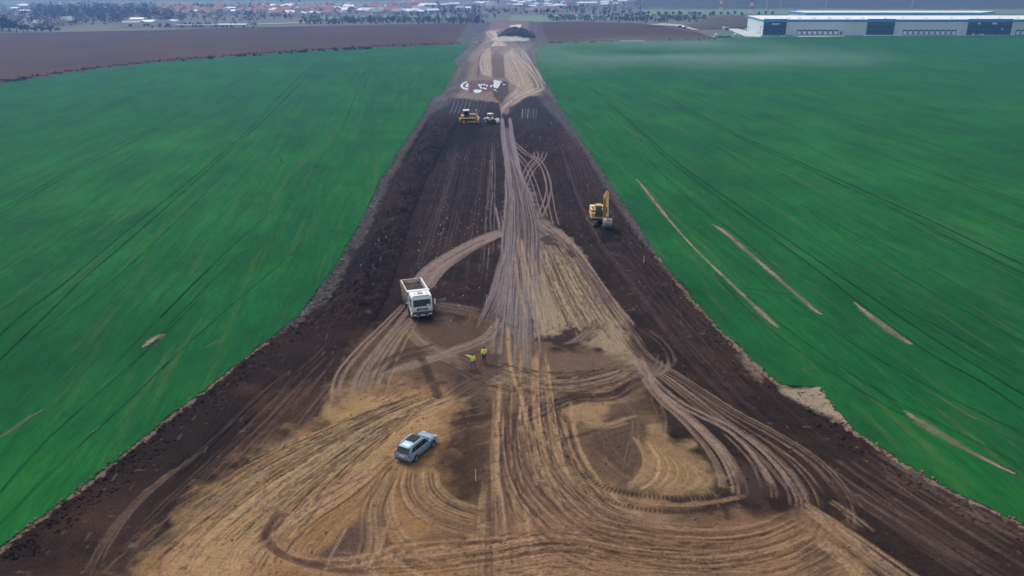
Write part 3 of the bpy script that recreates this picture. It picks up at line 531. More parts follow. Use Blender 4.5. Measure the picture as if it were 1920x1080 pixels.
def ribbon_mat(name, c1, c2, dens=1.0, soft=.5, scale=1.2, sy=1.0):
    m = bpy.data.materials.new(name); m.use_nodes = True; nt = m.node_tree; b = nt.nodes['Principled BSDF']; b.inputs['Roughness'].default_value = 1; b.inputs['Specular IOR Level'].default_value = .04
    uv = node(nt, 'ShaderNodeUVMap'); sp = node(nt, 'ShaderNodeSeparateXYZ'); nt.links.new(uv.outputs[0], sp.inputs[0])
    ab = node(nt, 'ShaderNodeMath', operation='ABSOLUTE'); nt.links.new(sp.outputs[0], ab.inputs[0])
    tc = node(nt, 'ShaderNodeTexCoord'); nz = node(nt, 'ShaderNodeTexNoise'); nz.inputs['Scale'].default_value = scale; nz.inputs['Detail'].default_value = 5; nz.inputs['Roughness'].default_value = .7; nt.links.new(tc.outputs['Object'], nz.inputs['Vector'])
    n2 = node(nt, 'ShaderNodeTexNoise'); n2.inputs['Scale'].default_value = scale * .12; nt.links.new(tc.outputs['Object'], n2.inputs['Vector'])
    ad = node(nt, 'ShaderNodeMath', operation='MULTIPLY_ADD'); nt.links.new(nz.outputs[0], ad.inputs[0]); ad.inputs[1].default_value = 1.5; nt.links.new(ab.outputs[0], ad.inputs[2])
    mr = node(nt, 'ShaderNodeMapRange'); mr.inputs[1].default_value = 1.5 + .1 * soft; mr.inputs[2].default_value = 1.5 - soft; mr.inputs[4].default_value = dens; nt.links.new(ad.outputs[0], mr.inputs[0])
    m2 = node(nt, 'ShaderNodeMapRange'); m2.inputs[1].default_value = .35; m2.inputs[2].default_value = .6; m2.inputs[3].default_value = .45; nt.links.new(n2.outputs[0], m2.inputs[0])
    mu = node(nt, 'ShaderNodeMath', operation='MULTIPLY'); nt.links.new(mr.outputs[0], mu.inputs[0]); nt.links.new(m2.outputs[0], mu.inputs[1])
    nt.links.new(mu.outputs[0], b.inputs['Alpha'])
    mx = node(nt, 'ShaderNodeMix', data_type='RGBA'); mx.inputs[6].default_value = (*c1, 1); mx.inputs[7].default_value = (*c2, 1); nt.links.new(nz.outputs[0], mx.inputs[0]); nt.links.new(mx.outputs[2], b.inputs['Base Color'])
    return m
rz_ = [0]
def ribbon(name, lines, m, label, z=FZ + .045, step=1.5):
    """lines: (pixel points, widths in metres); all one marked sheet"""
    vs = []; fs = []; uvs = []
    for pts, W in lines:
        sp = spline(pts, W, step); tg = np.gradient(sp[:, :2], axis=0); tg /= np.linalg.norm(tg, axis=1)[:, None]; nm = np.column_stack([-tg[:, 1], tg[:, 0]])
        o = len(vs); rz_[0] += .004; k = len(sp)
        zz = z + (rz_[0] % .03)
        for i in range(k):
            for sgn in (-1, 1): vs.append((sp[i, 0] + sgn * nm[i, 0] * sp[i, 2] / 2, sp[i, 1] + sgn * nm[i, 1] * sp[i, 2] / 2, zz)); uvs.append((sgn, i))
        for i in range(k - 1): a = o + 2 * i; fs.append((a, a + 1, a + 3, a + 2))
    me = bpy.data.meshes.new(name); me.from_pydata(vs, [], fs); u = me.uv_layers.new(name='UVMap')
    li = np.zeros(len(me.loops), np.int32); me.loops.foreach_get('vertex_index', li); u.data.foreach_set('uv', np.array(uvs, np.float32)[li].ravel())
    me.materials.append(m); o = bpy.data.objects.new(name, me); COL.objects.link(o); return tag(o, label, kind='structure')
M_tram = ribbon_mat('pressed_crop', (.006, .036, .016), (.014, .055, .022), 1.0, .55, 1.5)
M_tramf = ribbon_mat('pressed_crop_faint', (.006, .05, .022), (.012, .065, .026), .6, .7, 1.2)
M_bare = ribbon_mat('bare_earth', (.19, .155, .10), (.30, .245, .165), 1.0, .6, 1.4)
M_baref = ribbon_mat('thin_crop', (.14, .15, .08), (.20, .18, .11), .6, .8, 1.4)
T1 = (.46,)
ribbon('tramline', [([(83, 600), (-40, 720)], T1)] + [
    ([(-20, 655), (37, 600), (140, 520), (231, 443), (407, 299), (480, 232), (542, 165), (597, 114)], T1), ([(-20, 700), (83, 600), (165, 520), (250, 447), (412, 302), (490, 232), (555, 165), (606, 114)], T1),
    ([(300, 601), (370, 530), (400, 502)], T1)], M_tram, 'pair of dark tractor tramlines pressed into the left crop field')
ribbon('tramline', [([(215, 690), (301, 600), (370, 530), (440, 462), (523, 387)], T1), ([(250, 690), (330, 602), (392, 538), (462, 470)], T1), ([(-20, 410), (139, 318), (278, 244), (417, 169), (470, 142)], T1), ([(-20, 418), (142, 324), (282, 250), (424, 172)], T1), ([(-20, 292), (116, 239), (185, 211), (278, 169)], T1), ([(-20, 298), (116, 244), (188, 215), (284, 172)], T1),
    ([(662, 193), (694, 109)], T1), ([(673, 193), (703, 109)], T1), ([(741, 193), (768, 160), (800, 130)], T1), ([(0, 930), (90, 830), (200, 730), (300, 640), (380, 560)], T1), ([(500, 300), (523, 294), (532, 308), (574, 310)], T1), ([(300, 700), (420, 590), (560, 470)], T1), ([(-20, 1010), (120, 870), (260, 740), (330, 670)], T1), ([(640, 250), (662, 193)], T1), ([(60, 640), (200, 540), (330, 420), (420, 330)], T1)], M_tramf, 'faint tramlines pressed into the left crop field')
ribbon('tramline', [([(1070, 140), (1120, 180), (1190, 240), (1250, 300), (1350, 376), (1447, 448), (1551, 525), (1591, 557), (1731, 661), (1832, 717), (1940, 790)], T1), ([(1080, 140), (1132, 185), (1200, 245), (1260, 300), (1399, 400), (1495, 466), (1615, 549), (1751, 641), (1872, 717), (1960, 770)], T1),
    ([(1250, 185), (1400, 262), (1483, 300), (1591, 348), (1679, 388), (1751, 420), (1832, 460), (1950, 515)], T1), ([(1270, 200), (1410, 272), (1490, 308), (1567, 345), (1671, 394), (1792, 456), (1950, 532)], T1)], M_tram, 'dark tractor tramlines sweeping across the right crop field')
ribbon('tramline', [([(1205, 290), (1290, 375), (1390, 450), (1470, 520)], T1), ([(1520, 400), (1567, 436), (1655, 496), (1760, 560), (1940, 660)], T1), ([(1500, 385), (1600, 440), (1725, 490)], T1), ([(1560, 260), (1700, 310), (1940, 400)], T1), ([(1600, 200), (1760, 240), (1940, 290)], T1), ([(1400, 560), (1500, 640), (1650, 740), (1800, 820), (1940, 890)], T1), ([(1340, 520), (1440, 620), (1600, 730), (1780, 830), (1940, 910)], T1), ([(1480, 560), (1600, 650), (1760, 740), (1940, 830)], T1), ([(1350, 160), (1500, 205), (1700, 260), (1940, 330)], T1), ([(1650, 560), (1800, 640), (1940, 720)], T1), ([(1400, 545), (1450, 552), (1520, 560)], T1)], M_tramf, 'faint tramlines sweeping across the right crop field')
def streaks(base, lo, hi, n, seed, wd=.4):
    rr = random.Random(seed); g = spline(base, (1,), 4.0); tg = np.gradient(g[:, :2], axis=0); tg /= np.linalg.norm(tg, axis=1)[:, None]; nm = np.column_stack([-tg[:, 1], tg[:, 0]]); out = []
    for _ in range(n):
        o = rr.uniform(lo, hi); i0 = rr.randrange(0, len(g) - 8); i1 = min(len(g) - 1, i0 + rr.randrange(5, 22)); q = g[i0:i1 + 1:3, :2] + nm[i0:i1 + 1:3] * o
        if len(q) < 3: continue
        px, py = PX(q[:, 0], q[:, 1])
        e = Rc(py) + 12 if hi > 0 else Lc(py) - 12
        if (hi > 0 and (px < e).any()) or (hi <= 0 and (px > e).any()): continue
        if (py < 100).any(): continue
        w_ = rr.uniform(.2, .45) * wd / .4; out.append((list(zip(px.tolist(), py.tolist())), (w_ * .4, w_, w_ * .4)))
    return out
R1_ = [(1070, 140), (1120, 180), (1190, 240), (1250, 300), (1350, 376), (1447, 448), (1551, 525), (1731, 661), (1940, 790), (2100, 900)]
L1_ = [(-300, 900), (-20, 655), (140, 520), (231, 443), (407, 299), (542, 165), (597, 114)]
M_strk = ribbon_mat('crop_streak', (.012, .075, .032), (.02, .10, .04), .3, .8, 1.0); M_strl = ribbon_mat('crop_streak_pale', (.07, .17, .07), (.10, .17, .08), .25, .9, 1.0)
def side_pts(L, s_): return L
ribbon('sowing_streak', streaks(R1_, -14, 110, 300, 5) + streaks(R1_[::-1], -110, 14, 0, 6), M_strk, 'faint dark sowing streaks in the right crop field')
ribbon('sowing_streak', streaks(R1_, -14, 110, 90, 8, .8), M_strl, 'faint pale sowing streaks in the right crop field')
ribbon('sowing_streak', streaks(L1_, -60, -2, 150, 7), M_strk, 'faint dark sowing streaks in the near part of the left crop field')
ribbon('bare_soil', [([(1193, 338), (1215, 366), (1232, 388), (1262, 425), (1300, 468), (1350, 517), (1400, 565), (1435, 598), (1470, 630)], (.4, 1.4, 1.6, .9, .8, .9, 1.1, 1.3, 1.6, .4))], M_bare, 'long thin bare sliver of soil nearest the strip in the right field')
ribbon('bare_soil', [([(1335, 424), (1360, 440), (1420, 492), (1480, 545), (1530, 588), (1550, 598)], (.8, 1.7, 1.6, 1.3, 1.1, .7))], M_bare, 'second bare sliver of soil in the right field')
ribbon('bare_soil', [([(1600, 571), (1630, 597), (1665, 622), (1695, 642), (1725, 659)], (.4, 1.8, 2.3, 1.6, .3))], M_bare, 'short bare patch of soil ending in a point in the right field')
ribbon('bare_soil', [([(1692, 775), (1730, 803), (1765, 822), (1810, 848), (1870, 880), (1935, 910)], (.3, 2.2, 2.2, 1.2, .9, .7))], M_bare, 'bare sliver of soil near the lower right corner of the field')
ribbon('bare_soil', [([(268, 657), (285, 645), (302, 634), (318, 629)], (.3, 1.8, 1.8, .3))], M_bare, 'small pointed bare patch in the left field')
ribbon('bare_soil', [([(0, 828), (25, 812), (60, 786), (110, 760)], (.6, 1.2, .8, .2)), ([(380, 660), (400, 650), (420, 635)], (.1, .7, .1)), ([(605, 326), (616, 330), (623, 325)], (.4, 1.5, .3)), ([(1410, 470), (1440, 480)], (.2, .5)), ([(1695, 476), (1728, 488)], (.2, .6, .2)), ([(1670, 752), (1690, 758)], (.2, .6)), ([(1182, 325), (1196, 328)], (.4, .7)), ([(680, 260), (688, 252)], (.3, .8)), ([(160, 825), (215, 790)], (.3, .6, .2)),
    ([(1560, 400), (1580, 408)], (.3, .5)), ([(1740, 740), (1800, 775), (1860, 810)], (.3, 1.2, .3)), ([(1500, 700), (1560, 690)], (.4, .6)), ([(300, 690), (340, 660)], (.3, .8, .2)), ([(420, 430), (460, 418)], (.3, .5)), ([(1700, 545), (1730, 560)], (.2, .4))], M_baref, 'thin worn spots in the crop fields')

# far land -----------------------------------------------------------------
def sheet(name, pts, z, m, label, jit=.6, step=8, kind='structure'):
    g = [pt(*p) for p in pts]; out = []; n = len(g)
    for i in range(n):
        a = Vector(g[i]); b = Vector(g[(i + 1) % n]); k = max(1, int((b - a).length / step)); nn = (b - a).normalized(); nn = Vector((-nn.y, nn.x))
        for j in range(k):
            p = a.lerp(b, j / k); e = (vn(np.array(p.x * .15), np.array(p.y * .15), 5) - .5) * 2 * jit; out.append((p.x + nn.x * e, p.y + nn.y * e, z))
    me = bpy.data.meshes.new(name); me.from_pydata(out, [], [tuple(range(len(out)))]); me.materials.append(m)
    if me.polygons[0].normal.z < 0: me.flip_normals()
    o = bpy.data.objects.new(name, me); COL.objects.link(o); return tag(o, label, kind=kind)
M_plough = mat('ploughed_soil', (.092, .048, .035), .95, scale=.02, col2=(.062, .038, .031), detail=8, spec=.05)
M_scrub = mat('rough_grassland', (.085, .105, .06), .95, scale=.03, col2=(.115, .10, .075), detail=10)
M_meadow = mat('pale_meadow', (.10, .19, .08), .95, .2, scale=.02, col2=(.15, .20, .10))
M_pale = mat('pale_track', (.42, .36, .28), .95, .2, scale=.1)
M_conc = mat('concrete', (.55, .54, .52), .9, .12, scale=.2)
M_lawn = mat('mown_grass', (.035, .13, .05), .95, .2, scale=.1)
me = MB(); me.add([(-7000, -600, -.6), (7000, -600, -.6), (7000, 9000, -.6), (-7000, 9000, -.6)], [(0, 1, 2, 3)]); tag(me.build('terrain', M_scrub), 'flat rough land reaching to the horizon', kind='structure')
sheet('ploughed_field', [(-900, 290), (-300, 212), (-5, 160), (150, 137), (300, 119.5), (480, 105.5), (600, 97), (700, 91), (876, 85.5), (889, 82), (892, 72), (902, 57), (910, 43), (800, 44.5), (640, 48), (480, 51), (300, 56.5), (0, 62.5), (-400, 66), (-900, 70)], .1, M_plough, 'bare brown ploughed field beyond the left green field')
sheet('ploughed_field', [(1000, 83), (1100, 81), (1318, 77), (1340, 72), (1310, 61), (1255, 52), (1200, 44), (1120, 41.5), (1003, 41)], .1, M_plough, 'bare brown ploughed field beyond the right green field')
sheet('meadow', [(560, 37), (720, 33), (900, 33), (900, 29), (720, 28), (600, 30)], -.35, M_meadow, 'pale green strip of meadow before the village')
sheet('meadow', [(950, 41), (1040, 40), (1240, 33), (1240, 29), (960, 28)], -.35, M_meadow, 'green strip of meadow beyond the site')
sheet('meadow', [(-800, 8), (1190, 8), (1190, 1.5), (-800, 1.5)], -.4, M_meadow, 'distant pale fields beyond the village')
sheet('meadow', [(1200, 27), (2400, 24), (2400, 17.5), (1200, 17.5)], -.4, M_meadow, 'pale grassland at the foot of the wooded hill')
sheet('meadow', [(1325, 76.5), (1440, 71), (1440, 58), (1370, 52)], .06, M_lawn, 'mown grass before the warehouse')
sheet('dirt_track', [(1012, 28.7), (1240, 30), (1240, 28.9), (1012, 27.8)], -.25, M_pale, 'pale farm track along the trees')
sheet('dirt_track', [(1216, 46), (1245, 44), (1276, 46), (1310, 56), (1300, 57), (1270, 50), (1240, 48)], .2, M_pale, 'pale dirt track at the corner of the brown field')
sheet('dirt_track', [(70, 150.5), (130, 140), (215, 128.6), (218, 127), (130, 138.5), (70, 149)], .2, M_pale, 'pale farm track along the edge of the green field', jit=.1)
sheet('dirt_track', [(480, 44), (565, 41), (640, 40), (640, 41.5), (565, 42.6), (480, 45.5)], -.2, M_pale, 'pale farm track behind the brown field')
sheet('pavement', [(1362, 54), (1382, 54), (1440, 66), (1430, 69.5), (1398, 69)], .12, M_conc, 'pale concrete access way beside the warehouse', jit=0)
sheet('pavement', [(1394, 53), (1402, 53), (1434, 64.5), (1424, 66)], .125, M_conc, 'narrow concrete path along the warehouse side', jit=0)
sheet('pavement', [(1490, 69.2), (1586, 68.8), (1580, 62), (1470, 62)], .13, M_conc, 'concrete yard before the first row of loading docks', jit=0)
sheet('pavement', [(1618, 67.8), (2600, 66), (2600, 60), (1610, 62)], .135, M_conc, 'concrete yard before the further loading docks', jit=0)
sheet('verge', [(1424, 70.8), (1500, 69.4), (1480, 65.8), (1428, 66)], .14, M_lawn, 'grass verge before the warehouse office', jit=0)
sheet('verge', [(1586, 68.6), (1620, 68), (1612, 65), (1580, 65)], .14, M_lawn, 'grass verge between the loading yards', jit=0)

# wooded hill on the right and low rise far behind
def ridge(name, x0, x1, y0, depth, hmax, label, m, seed):
    X, Y = np.meshgrid(np.linspace(x0, x1, 260), np.linspace(y0, y0 + depth, 70))
    t = (Y - y0) / depth
    H_ = hmax * ss(t, 0, .8) * (.75 + .5 * fbm(X * .003, Y * .003, seed, 3)) * ss(X, x0, x0 + 160) + (fbm(X * .05, Y * .05, seed + 3, 4) - .3) * 5 * ss(t, 0, .05) - 2
    o = grid_mesh(name, X, Y, H_, m); return tag(o, label, kind='structure')
M_forest = mat('forest_canopy', (.022, .035, .022), .95, scale=.03, col2=(.05, .045, .035), bump=1.0, detail=10)
xa, ya = pt(1205, 17.5)
ridge('hill', xa - 20, xa + 1500, ya, 900, 95, 'dark wooded hillside behind the warehouse', M_forest, 31)
ridge('hill', -1500, 1500, 1900, 800, 70, 'low hills closing the view behind the village', M_forest, 37)


# ================================================================== WATER, HEAP, STAKES
def water_mat():
    m = bpy.data.materials.new('puddle_water'); m.use_nodes = True; b = m.node_tree.nodes['Principled BSDF']
    b.inputs['Base Color'].default_value = (.42, .44, .46, 1); b.inputs['Roughness'].default_value = .06; b.inputs['IOR'].default_value = 1.6; b.inputs['Specular IOR Level'].default_value = 1.0; b.inputs['Coat Weight'].default_value = 1; b.inputs['Coat Roughness'].default_value = .03  # pale base colour stands in for bright sky mirrored in the water
    return m
M_water = water_mat()
def puddle(polys, label, z=.03):
    vs = []; fs = []
    for pts in polys:
        g = [pt(*p, z) for p in pts]; out = []; n = len(g)
        for i in range(n):                                    # rounded shoreline
            p0, p1, p2, p3 = (Vector(g[(i + k) % n]) for k in (-1, 0, 1, 2))
            for t in (0, .25, .5, .75): out.append(.5 * ((2 * p1) + (-p0 + p2) * t + (2 * p0 - 5 * p1 + 4 * p2 - p3) * t * t + (-p0 + 3 * p1 - 3 * p2 + p3) * t ** 3))
        o = len(vs); vs += [(p.x, p.y, z + .9) for p in out]; fs.append(tuple(range(o, o + len(out))))
    me = bpy.data.meshes.new('puddle'); me.from_pydata(vs, [], fs); me.materials.append(M_water); o = bpy.data.objects.new('puddle', me); COL.objects.link(o)
    return tag(o, label, kind='structure')
Zp = .95
def zfix(p): return p
puddle([[(874, 157), (866, 161), (863.5, 166), (868, 171), (876, 173), (878, 171), (870, 168.5), (868, 165), (871, 161), (877, 157.5)], [(875.5, 161), (873, 166), (877, 168), (878.5, 163)]], 'crescent of standing water at the left of the old level')
puddle([[(888, 174), (893, 172.5), (903, 173.5), (902, 177), (894, 179), (889, 177.5)]], 'oblong white puddle nearest the bulldozer')
puddle([[(896 + x, 162 + y), (899 + x, 161.5 + y), (899.5 + x, 164 + y), (897 + x, 164.5 + y)] for x, y in ((0, 0), (5, .5), (10, 0), (15, 2), (4, 6), (9, 7), (13, 8), (2, 3), (23, 3))], 'string of small puddles between two larger ones')
puddle([[(925, 156), (929, 154.5), (934, 156), (938, 160), (936, 166), (932, 170), (926, 168), (924, 164), (926, 161)], [(934, 154.5), (940, 157), (942, 160), (938, 158.5)], [(927, 171), (930, 174), (932, 176), (929, 175), (926, 172)], [(943, 162), (948, 162.5), (944, 163.8)]], 'largest puddle at the right of the old level, with a dark island')
M_wet = mat('wet_mud', (.035, .028, .03), .35, .2, scale=.8)

def heap(name, base, wx, wy, h, m, label, cat, seed, n=90):
    X, Y = np.meshgrid(np.linspace(-1, 1, n), np.linspace(-1, 1, n))
    r = np.sqrt((np.abs(X) ** 2.4) + (np.abs(Y) ** 2.2)); Z = np.clip(1 - r, 0, 1) ** .75
    Z = np.minimum(Z, .78 + .2 * fbm(X * 2, Y * 2, seed + 1, 2)) * h * (.9 + .3 * fbm(X * 3, Y * 3, seed, 3)) + (fbm(X * wx * .8, Y * wy * .8, seed + 5, 3) - .5) * 1.5 * (Z > 0)
    o = grid_mesh(name, X * wx, Y * wy, np.where(r >= 1, -.3, Z), m, None, None, False); o.location = (base[0], base[1], .3); return tag(o, label, cat)
M_heap = mat('dark_topsoil', (.022, .018, .026), .95, scale=.8, col2=(.04, .032, .038), bump=.6, detail=8)
M_heap2 = mat('brown_spoil', (.11, .08, .065), .95, scale=.12, col2=(.07, .062, .05), detail=8)
b_ = pt(968, 72); heap('soil_heap', (b_[0], b_[1] + 6), 14, 8.5, 7.2, M_heap, 'tall heap of black topsoil at the far end of the strip', 'soil heap', 3)
b_ = pt(1372, 53); heap('spoil_bank', (b_[0] + 6, b_[1] + 30), 33, 34, 9, M_heap2, 'long brown spoil bank left of the warehouse', 'spoil bank', 9)
b_ = pt(1020, 20); heap('spoil_bank', (b_[0], b_[1]), 26, 20, 6, mat('pinkish_gravel', (.24, .19, .17), .95, scale=.1), 'low pinkish gravel heap behind the row of trees', 'gravel heap', 19, 60)
b_ = pt(880, 16); heap('spoil_bank', (b_[0] + 40, b_[1]), 30, 20, 5, mat('reddish_gravel', (.22, .17, .15), .95, scale=.1), 'low reddish heap at the edge of the village', 'gravel heap', 23, 60)

M_white = mat('white_paint', (.78, .79, .80), .45, .04, scale=2)
M_wood = mat('stake_wood', (.75, .72, .66), .7, .1)
for i, (x, y, l) in enumerate([(892, 902, 'white survey stake right of the grey car'), (912, 567, 'white survey stake between the tipper truck and the haul road'), (916, 478, 'white survey stake just below the pale side track'), (923, 320, 'white survey stake in the dark floor left of the haul road'), (1207, 493, 'white survey stake in the dark soil right of the excavator'), (1022, 149, 'white survey stake at the edge of the right field')]):
    X, Y = pt(x, y); m = MB().box((0, 0, .55), (.07, .05, 1.1)); m.box((0, 0, 1.13), (.05, .035, .08), taper=.2); o = m.build('survey_stake', M_wood); o.location = (X, Y, 0); o.rotation_euler = (R(4 * (i % 3 - 1)), R(3 * (i % 2)), 0)
    tag(o, l, 'stake', 'survey stakes on the site')
def barrier(x0, x1, y, label, h=1.3):
    a = pt(x0, y); b = pt(x1, y); L = b[0] - a[0]; r = empty('barrier', ((a[0] + b[0]) / 2, a[1], .3))
    MB().box((0, 0, h * .72), (L, .18, h * .55), bev=.04).build('panel', M_white, r)
    for s in (-1, 1): MB().box((s * (L / 2 - .3), 0, h * .2), (.14, .5, h * .4)).build('foot', M_white, r)
    tag(r, label, 'barrier', 'white barriers round the far end of the site')
barrier(887, 897, 83.5, 'white barrier where the left green field ends'); barrier(917, 928.5, 43, 'white barrier at the very end of the strip below a pole'); barrier(913, 919, 88.5, 'short white barrier on the pale haul road'); barrier(932, 939, 70, 'white barrier at the left foot of the soil heap')
barrier(1162, 1208, 80.2, 'long white barrier on the edge of the brown field', 1.3); barrier(129, 137, 59, 'white barrier on the far edge of the left brown field')

# ================================================================== MACHINES
M_yel = mat('machine_yellow', (.72, .40, .055), .5, .16, scale=2.2, col2=(.60, .36, .10), spec=.4)
M_yelpale = mat('dusty_yellow', (.80, .58, .25), .6, .12, scale=2)
M_blk = mat('black_rubber', (.02, .02, .022), .85, .3, scale=3); M_steel = mat('worn_steel', (.34, .33, .33), .45, .25, scale=3, metal=.3); M_track = mat('muddy_track', (.075, .062, .058), .9, .4, scale=5)
M_glass = mat('dark_glass', (.012, .02, .026), .08, .1, spec=.8); M_dkgrey = mat('dark_plastic', (.045, .05, .055), .6, .2); M_mud = mat('mud', (.10, .075, .06), .95, .3)
M_chrome = mat('silver_trim', (.75, .78, .80), .3, .05, metal=.6)
def wheel(parent, c, r, wd, rimcol=None, n=20, side=1, name='wheel'):
    """tyre with a dished rim; axle along y"""
    m = MB(); y0, y1 = c[1] - wd / 2, c[1] + wd / 2
    ring = lambda y, q: [(c[0] + q * math.cos(2 * math.pi * i / n), y, c[2] + q * math.sin(2 * math.pi * i / n)) for i in range(n)]
    m.loft([ring(y0, r * .62), ring(y0, r * .93), ring(y0 + wd * .12, r), ring(y1 - wd * .12, r), ring(y1, r * .93), ring(y1, r * .62)])
    t = m.build(name, M_blk, parent)
    yo = y1 if side > 0 else y0; m = MB(); m.loft([ring(yo - .02 * side, r * .64), ring(yo + .012 * side, r * .60), ring(yo - .05 * side, r * .30), ring(yo + .01 * side, r * .16)]); m.build('rim', rimcol or M_steel, t)
    for k in range(5):
        a = 2 * math.pi * k / 5; MB().bar((c[0] + r * .14 * math.cos(a), yo, c[2] + r * .14 * math.sin(a)), (c[0] + r * .6 * math.cos(a), yo + .012 * side, c[2] + r * .6 * math.sin(a)), .06, .03, up=(0, 1, 0)).build('spoke', rimcol or M_steel, t)
    return t
def track_unit(parent, y, L, wd, h, m=None):
    """crawler track: closed belt of shoes round sprocket and idler, along x"""
    prof = []; r = h / 2; n = 8
    for i in range(n + 1): a = -math.pi / 2 + math.pi * i / n; prof.append((L / 2 - r + r * math.cos(a), r + r * math.sin(a)))
    for i in range(n + 1): a = math.pi / 2 + math.pi * i / n; prof.append((-L / 2 + r + r * math.cos(a), r + r * math.sin(a)))
    b = MB().prism([(x, z * .92 + .03) for x, z in prof], y - wd * .3, y + wd * .3).build('track', m or M_track, parent)
    sh = MB()
    per = []; P_ = prof + [prof[0]]
    for i in range(len(P_) - 1):
        a = Vector((P_[i][0], 0, P_[i][1])); c = Vector((P_[i + 1][0], 0, P_[i + 1][1])); k = max(1, int((c - a).length / .2))
        for j in range(k): per.append((a.lerp(c, (j + .5) / k), (c - a).normalized()))
    for p, d in per: M = Matrix((d, (0, 1, 0), d.cross(Vector((0, 1, 0))))).transposed(); sh.box((p.x, y, p.z), (.15, wd, .06), rot=M)
    s = sh.build('track_shoes', m or M_track, b); tag(s, kind='stuff')
    for k in range(5): x = (-.5 + (k + .5) / 5) * (L - h); MB().tube((x, y - wd * .36, .22), (x, y + wd * .36, .22), .13, n=10).build('roller', M_steel, b)
    for s_ in (-1, 1): MB().tube((s_ * (L / 2 - r), y - wd * .38, r), (s_ * (L / 2 - r), y + wd * .38, r), r * .62, n=12).build('sprocket', M_yel if s_ < 0 else M_steel, b)
    return b

# ---- grey-blue estate car -------------------------------------------------
M_carp = mat('grey_blue_car_paint', (.22, .35, .46), .42, .05, scale=1, metal=.2, coat=.15)
M_red = mat('tail_lamp_red', (.35, .03, .04), .25, .1); M_sun = mat('black_roof_glass', (.006, .008, .01), .35, .1, spec=.15); M_plate = mat('plate_white', (.8, .8, .78), .5, .03); M_lens = mat('headlamp_lens', (.7, .75, .78), .1, .05)
def body_rings(st, prof):
    out = []
    for x, wsc, zt, zb in st:
        r = []
        for y, z in prof: r.append((x, y * wsc, zb + (zt - zb) * z))
        out.append(r + [(x, -y, z) for (x, y, z) in reversed(r)])
    return out
def make_suv(paint, name='parked_car'):
    root = empty(name, (0, 0, 0))
    prof = [(.74, 0), (.88, .10), (.93, .34), (.935, .62), (.90, .86), (.80, .98), (.40, 1.0)]
    st = [(-2.30, .86, .78, .42), (-2.27, .93, .96, .34), (-2.15, .985, 1.04, .28), (-1.7, 1, 1.07, .26), (-.6, 1, 1.04, .24), (.7, 1, 1.04, .24), (1.15, .99, 1.03, .25), (1.75, .965, .96, .28), (2.08, .90, .88, .32), (2.25, .80, .76, .36), (2.31, .66, .64, .42)]
    MB().loft(body_rings(st, prof)).build('body', paint, root, True)
    # greenhouse
    gp = [(.86, 0), (.83, .35), (.74, .80), (.66, .96), (.35, 1.0)]
    def gh(st2, pr=gp): return body_rings(st2, pr)
    cab = MB().loft(gh([(-2.16, .93, 1.10, 1.0), (-1.98, .97, 1.40, 1.0), (-1.72, .99, 1.60, 1.0), (-1.1, 1, 1.665, 1.0), (-.3, 1, 1.68, 1.0), (.25, .98, 1.64, 1.0), (.72, .95, 1.36, 1.0), (1.14, .92, 1.04, 1.0)])).build('cabin', paint, root, True)
    # glazing, 5 mm proud
    def gy_(z): return .868 - (z - 1.05) * .20
    for s in (-1, 1):
        for nm, q in (('rear_side_window', [(-1.88, 1.14), (-1.28, 1.13), (-1.28, 1.52), (-1.62, 1.49)]), ('side_window', [(-1.23, 1.12), (-.35, 1.10), (-.35, 1.545), (-1.23, 1.53)]), ('side_window', [(-.30, 1.10), (.74, 1.09), (.24, 1.51), (-.30, 1.545)])):
            MB().quad(*[(x, s * (gy_(z) + .012), z) for x, z in q]).build(nm, M_glass, root)
        MB().bar((-1.95, s * .885, 1.085), (.9, s * .885, 1.055), .03, .035).build('window_trim', M_chrome, root)
        MB().tube((-1.55, s * .62, 1.70), (.05, s * .62, 1.71), .04, n=6).build('roof_rail', M_chrome, root)
        m = MB().box((.62, s * 1.03, 1.10), (.16, .22, .15), bev=.04).build('mirror', paint, root)
        for x in (-1.15, -.1): MB().box((x, s * .94, .93), (.22, .03, .035)).build('door_handle', M_chrome, root)
        for x in (-.33, -1.25, .78): MB().box((x, s * .934, .68), (.012, .02, .62)).build('door_seam', M_dkgrey, root)
        MB().box((-.1, s * .90, .30), (2.3, .09, .14), bev=.03).build('sill', M_dkgrey, root)
        MB().box((-2.20, s * .76, .93), (.16, .34, .16), bev=.04).build('tail_light', M_red, root)
        MB().box((2.08, s * .66, .78), (.26, .36, .12), rot=Matrix.Rotation(s * .35, 3, 'Z'), bev=.03).build('headlight', M_lens, root)
        for x in (-1.38, 1.35):
            a = MB(); n = 20
            ring = lambda y, r: [(x + r * math.cos(math.pi * i / (n - 1)), y, .35 + r * math.sin(math.pi * i / (n - 1))) for i in range(n)]
            a.loft([ring(s * .86, .44), ring(s * .945, .43), ring(s * .95, .39), ring(s * .86, .36)]); a.build('wheel_arch', M_dkgrey, root)
            wheel(root, (x, s * .84, .355), .355, .23, M_steel, side=s)
    MB().quad((1.13, -.68, 1.10), (1.13, .68, 1.10), (.36, .56, 1.64), (.36, -.56, 1.64)).build('windscreen', M_glass, root)
    MB().quad((-2.23, .70, 1.12), (-2.23, -.70, 1.12), (-1.85, -.60, 1.56), (-1.85, .60, 1.56)).build('rear_window', M_glass, root)
    MB().quad((-1.0, -.52, 1.688), (.16, -.50, 1.675), (.16, .50, 1.675), (-1.0, .52, 1.688), .012).build('sunroof', M_sun, root)
    MB().box((-1.86, 0, 1.60), (.30, 1.14, .045), bev=.02).build('spoiler', paint, root)
    MB().box((-2.26, 0, .42), (.12, 1.6, .24), bev=.04).build('rear_bumper', M_dkgrey, root)
    MB().box((2.24, 0, .42), (.12, 1.3, .2), bev=.04).build('front_grille', M_dkgrey, root)
    MB().box((-2.305, 0, .82), (.02, .52, .12)).build('number_plate', M_plate, root)
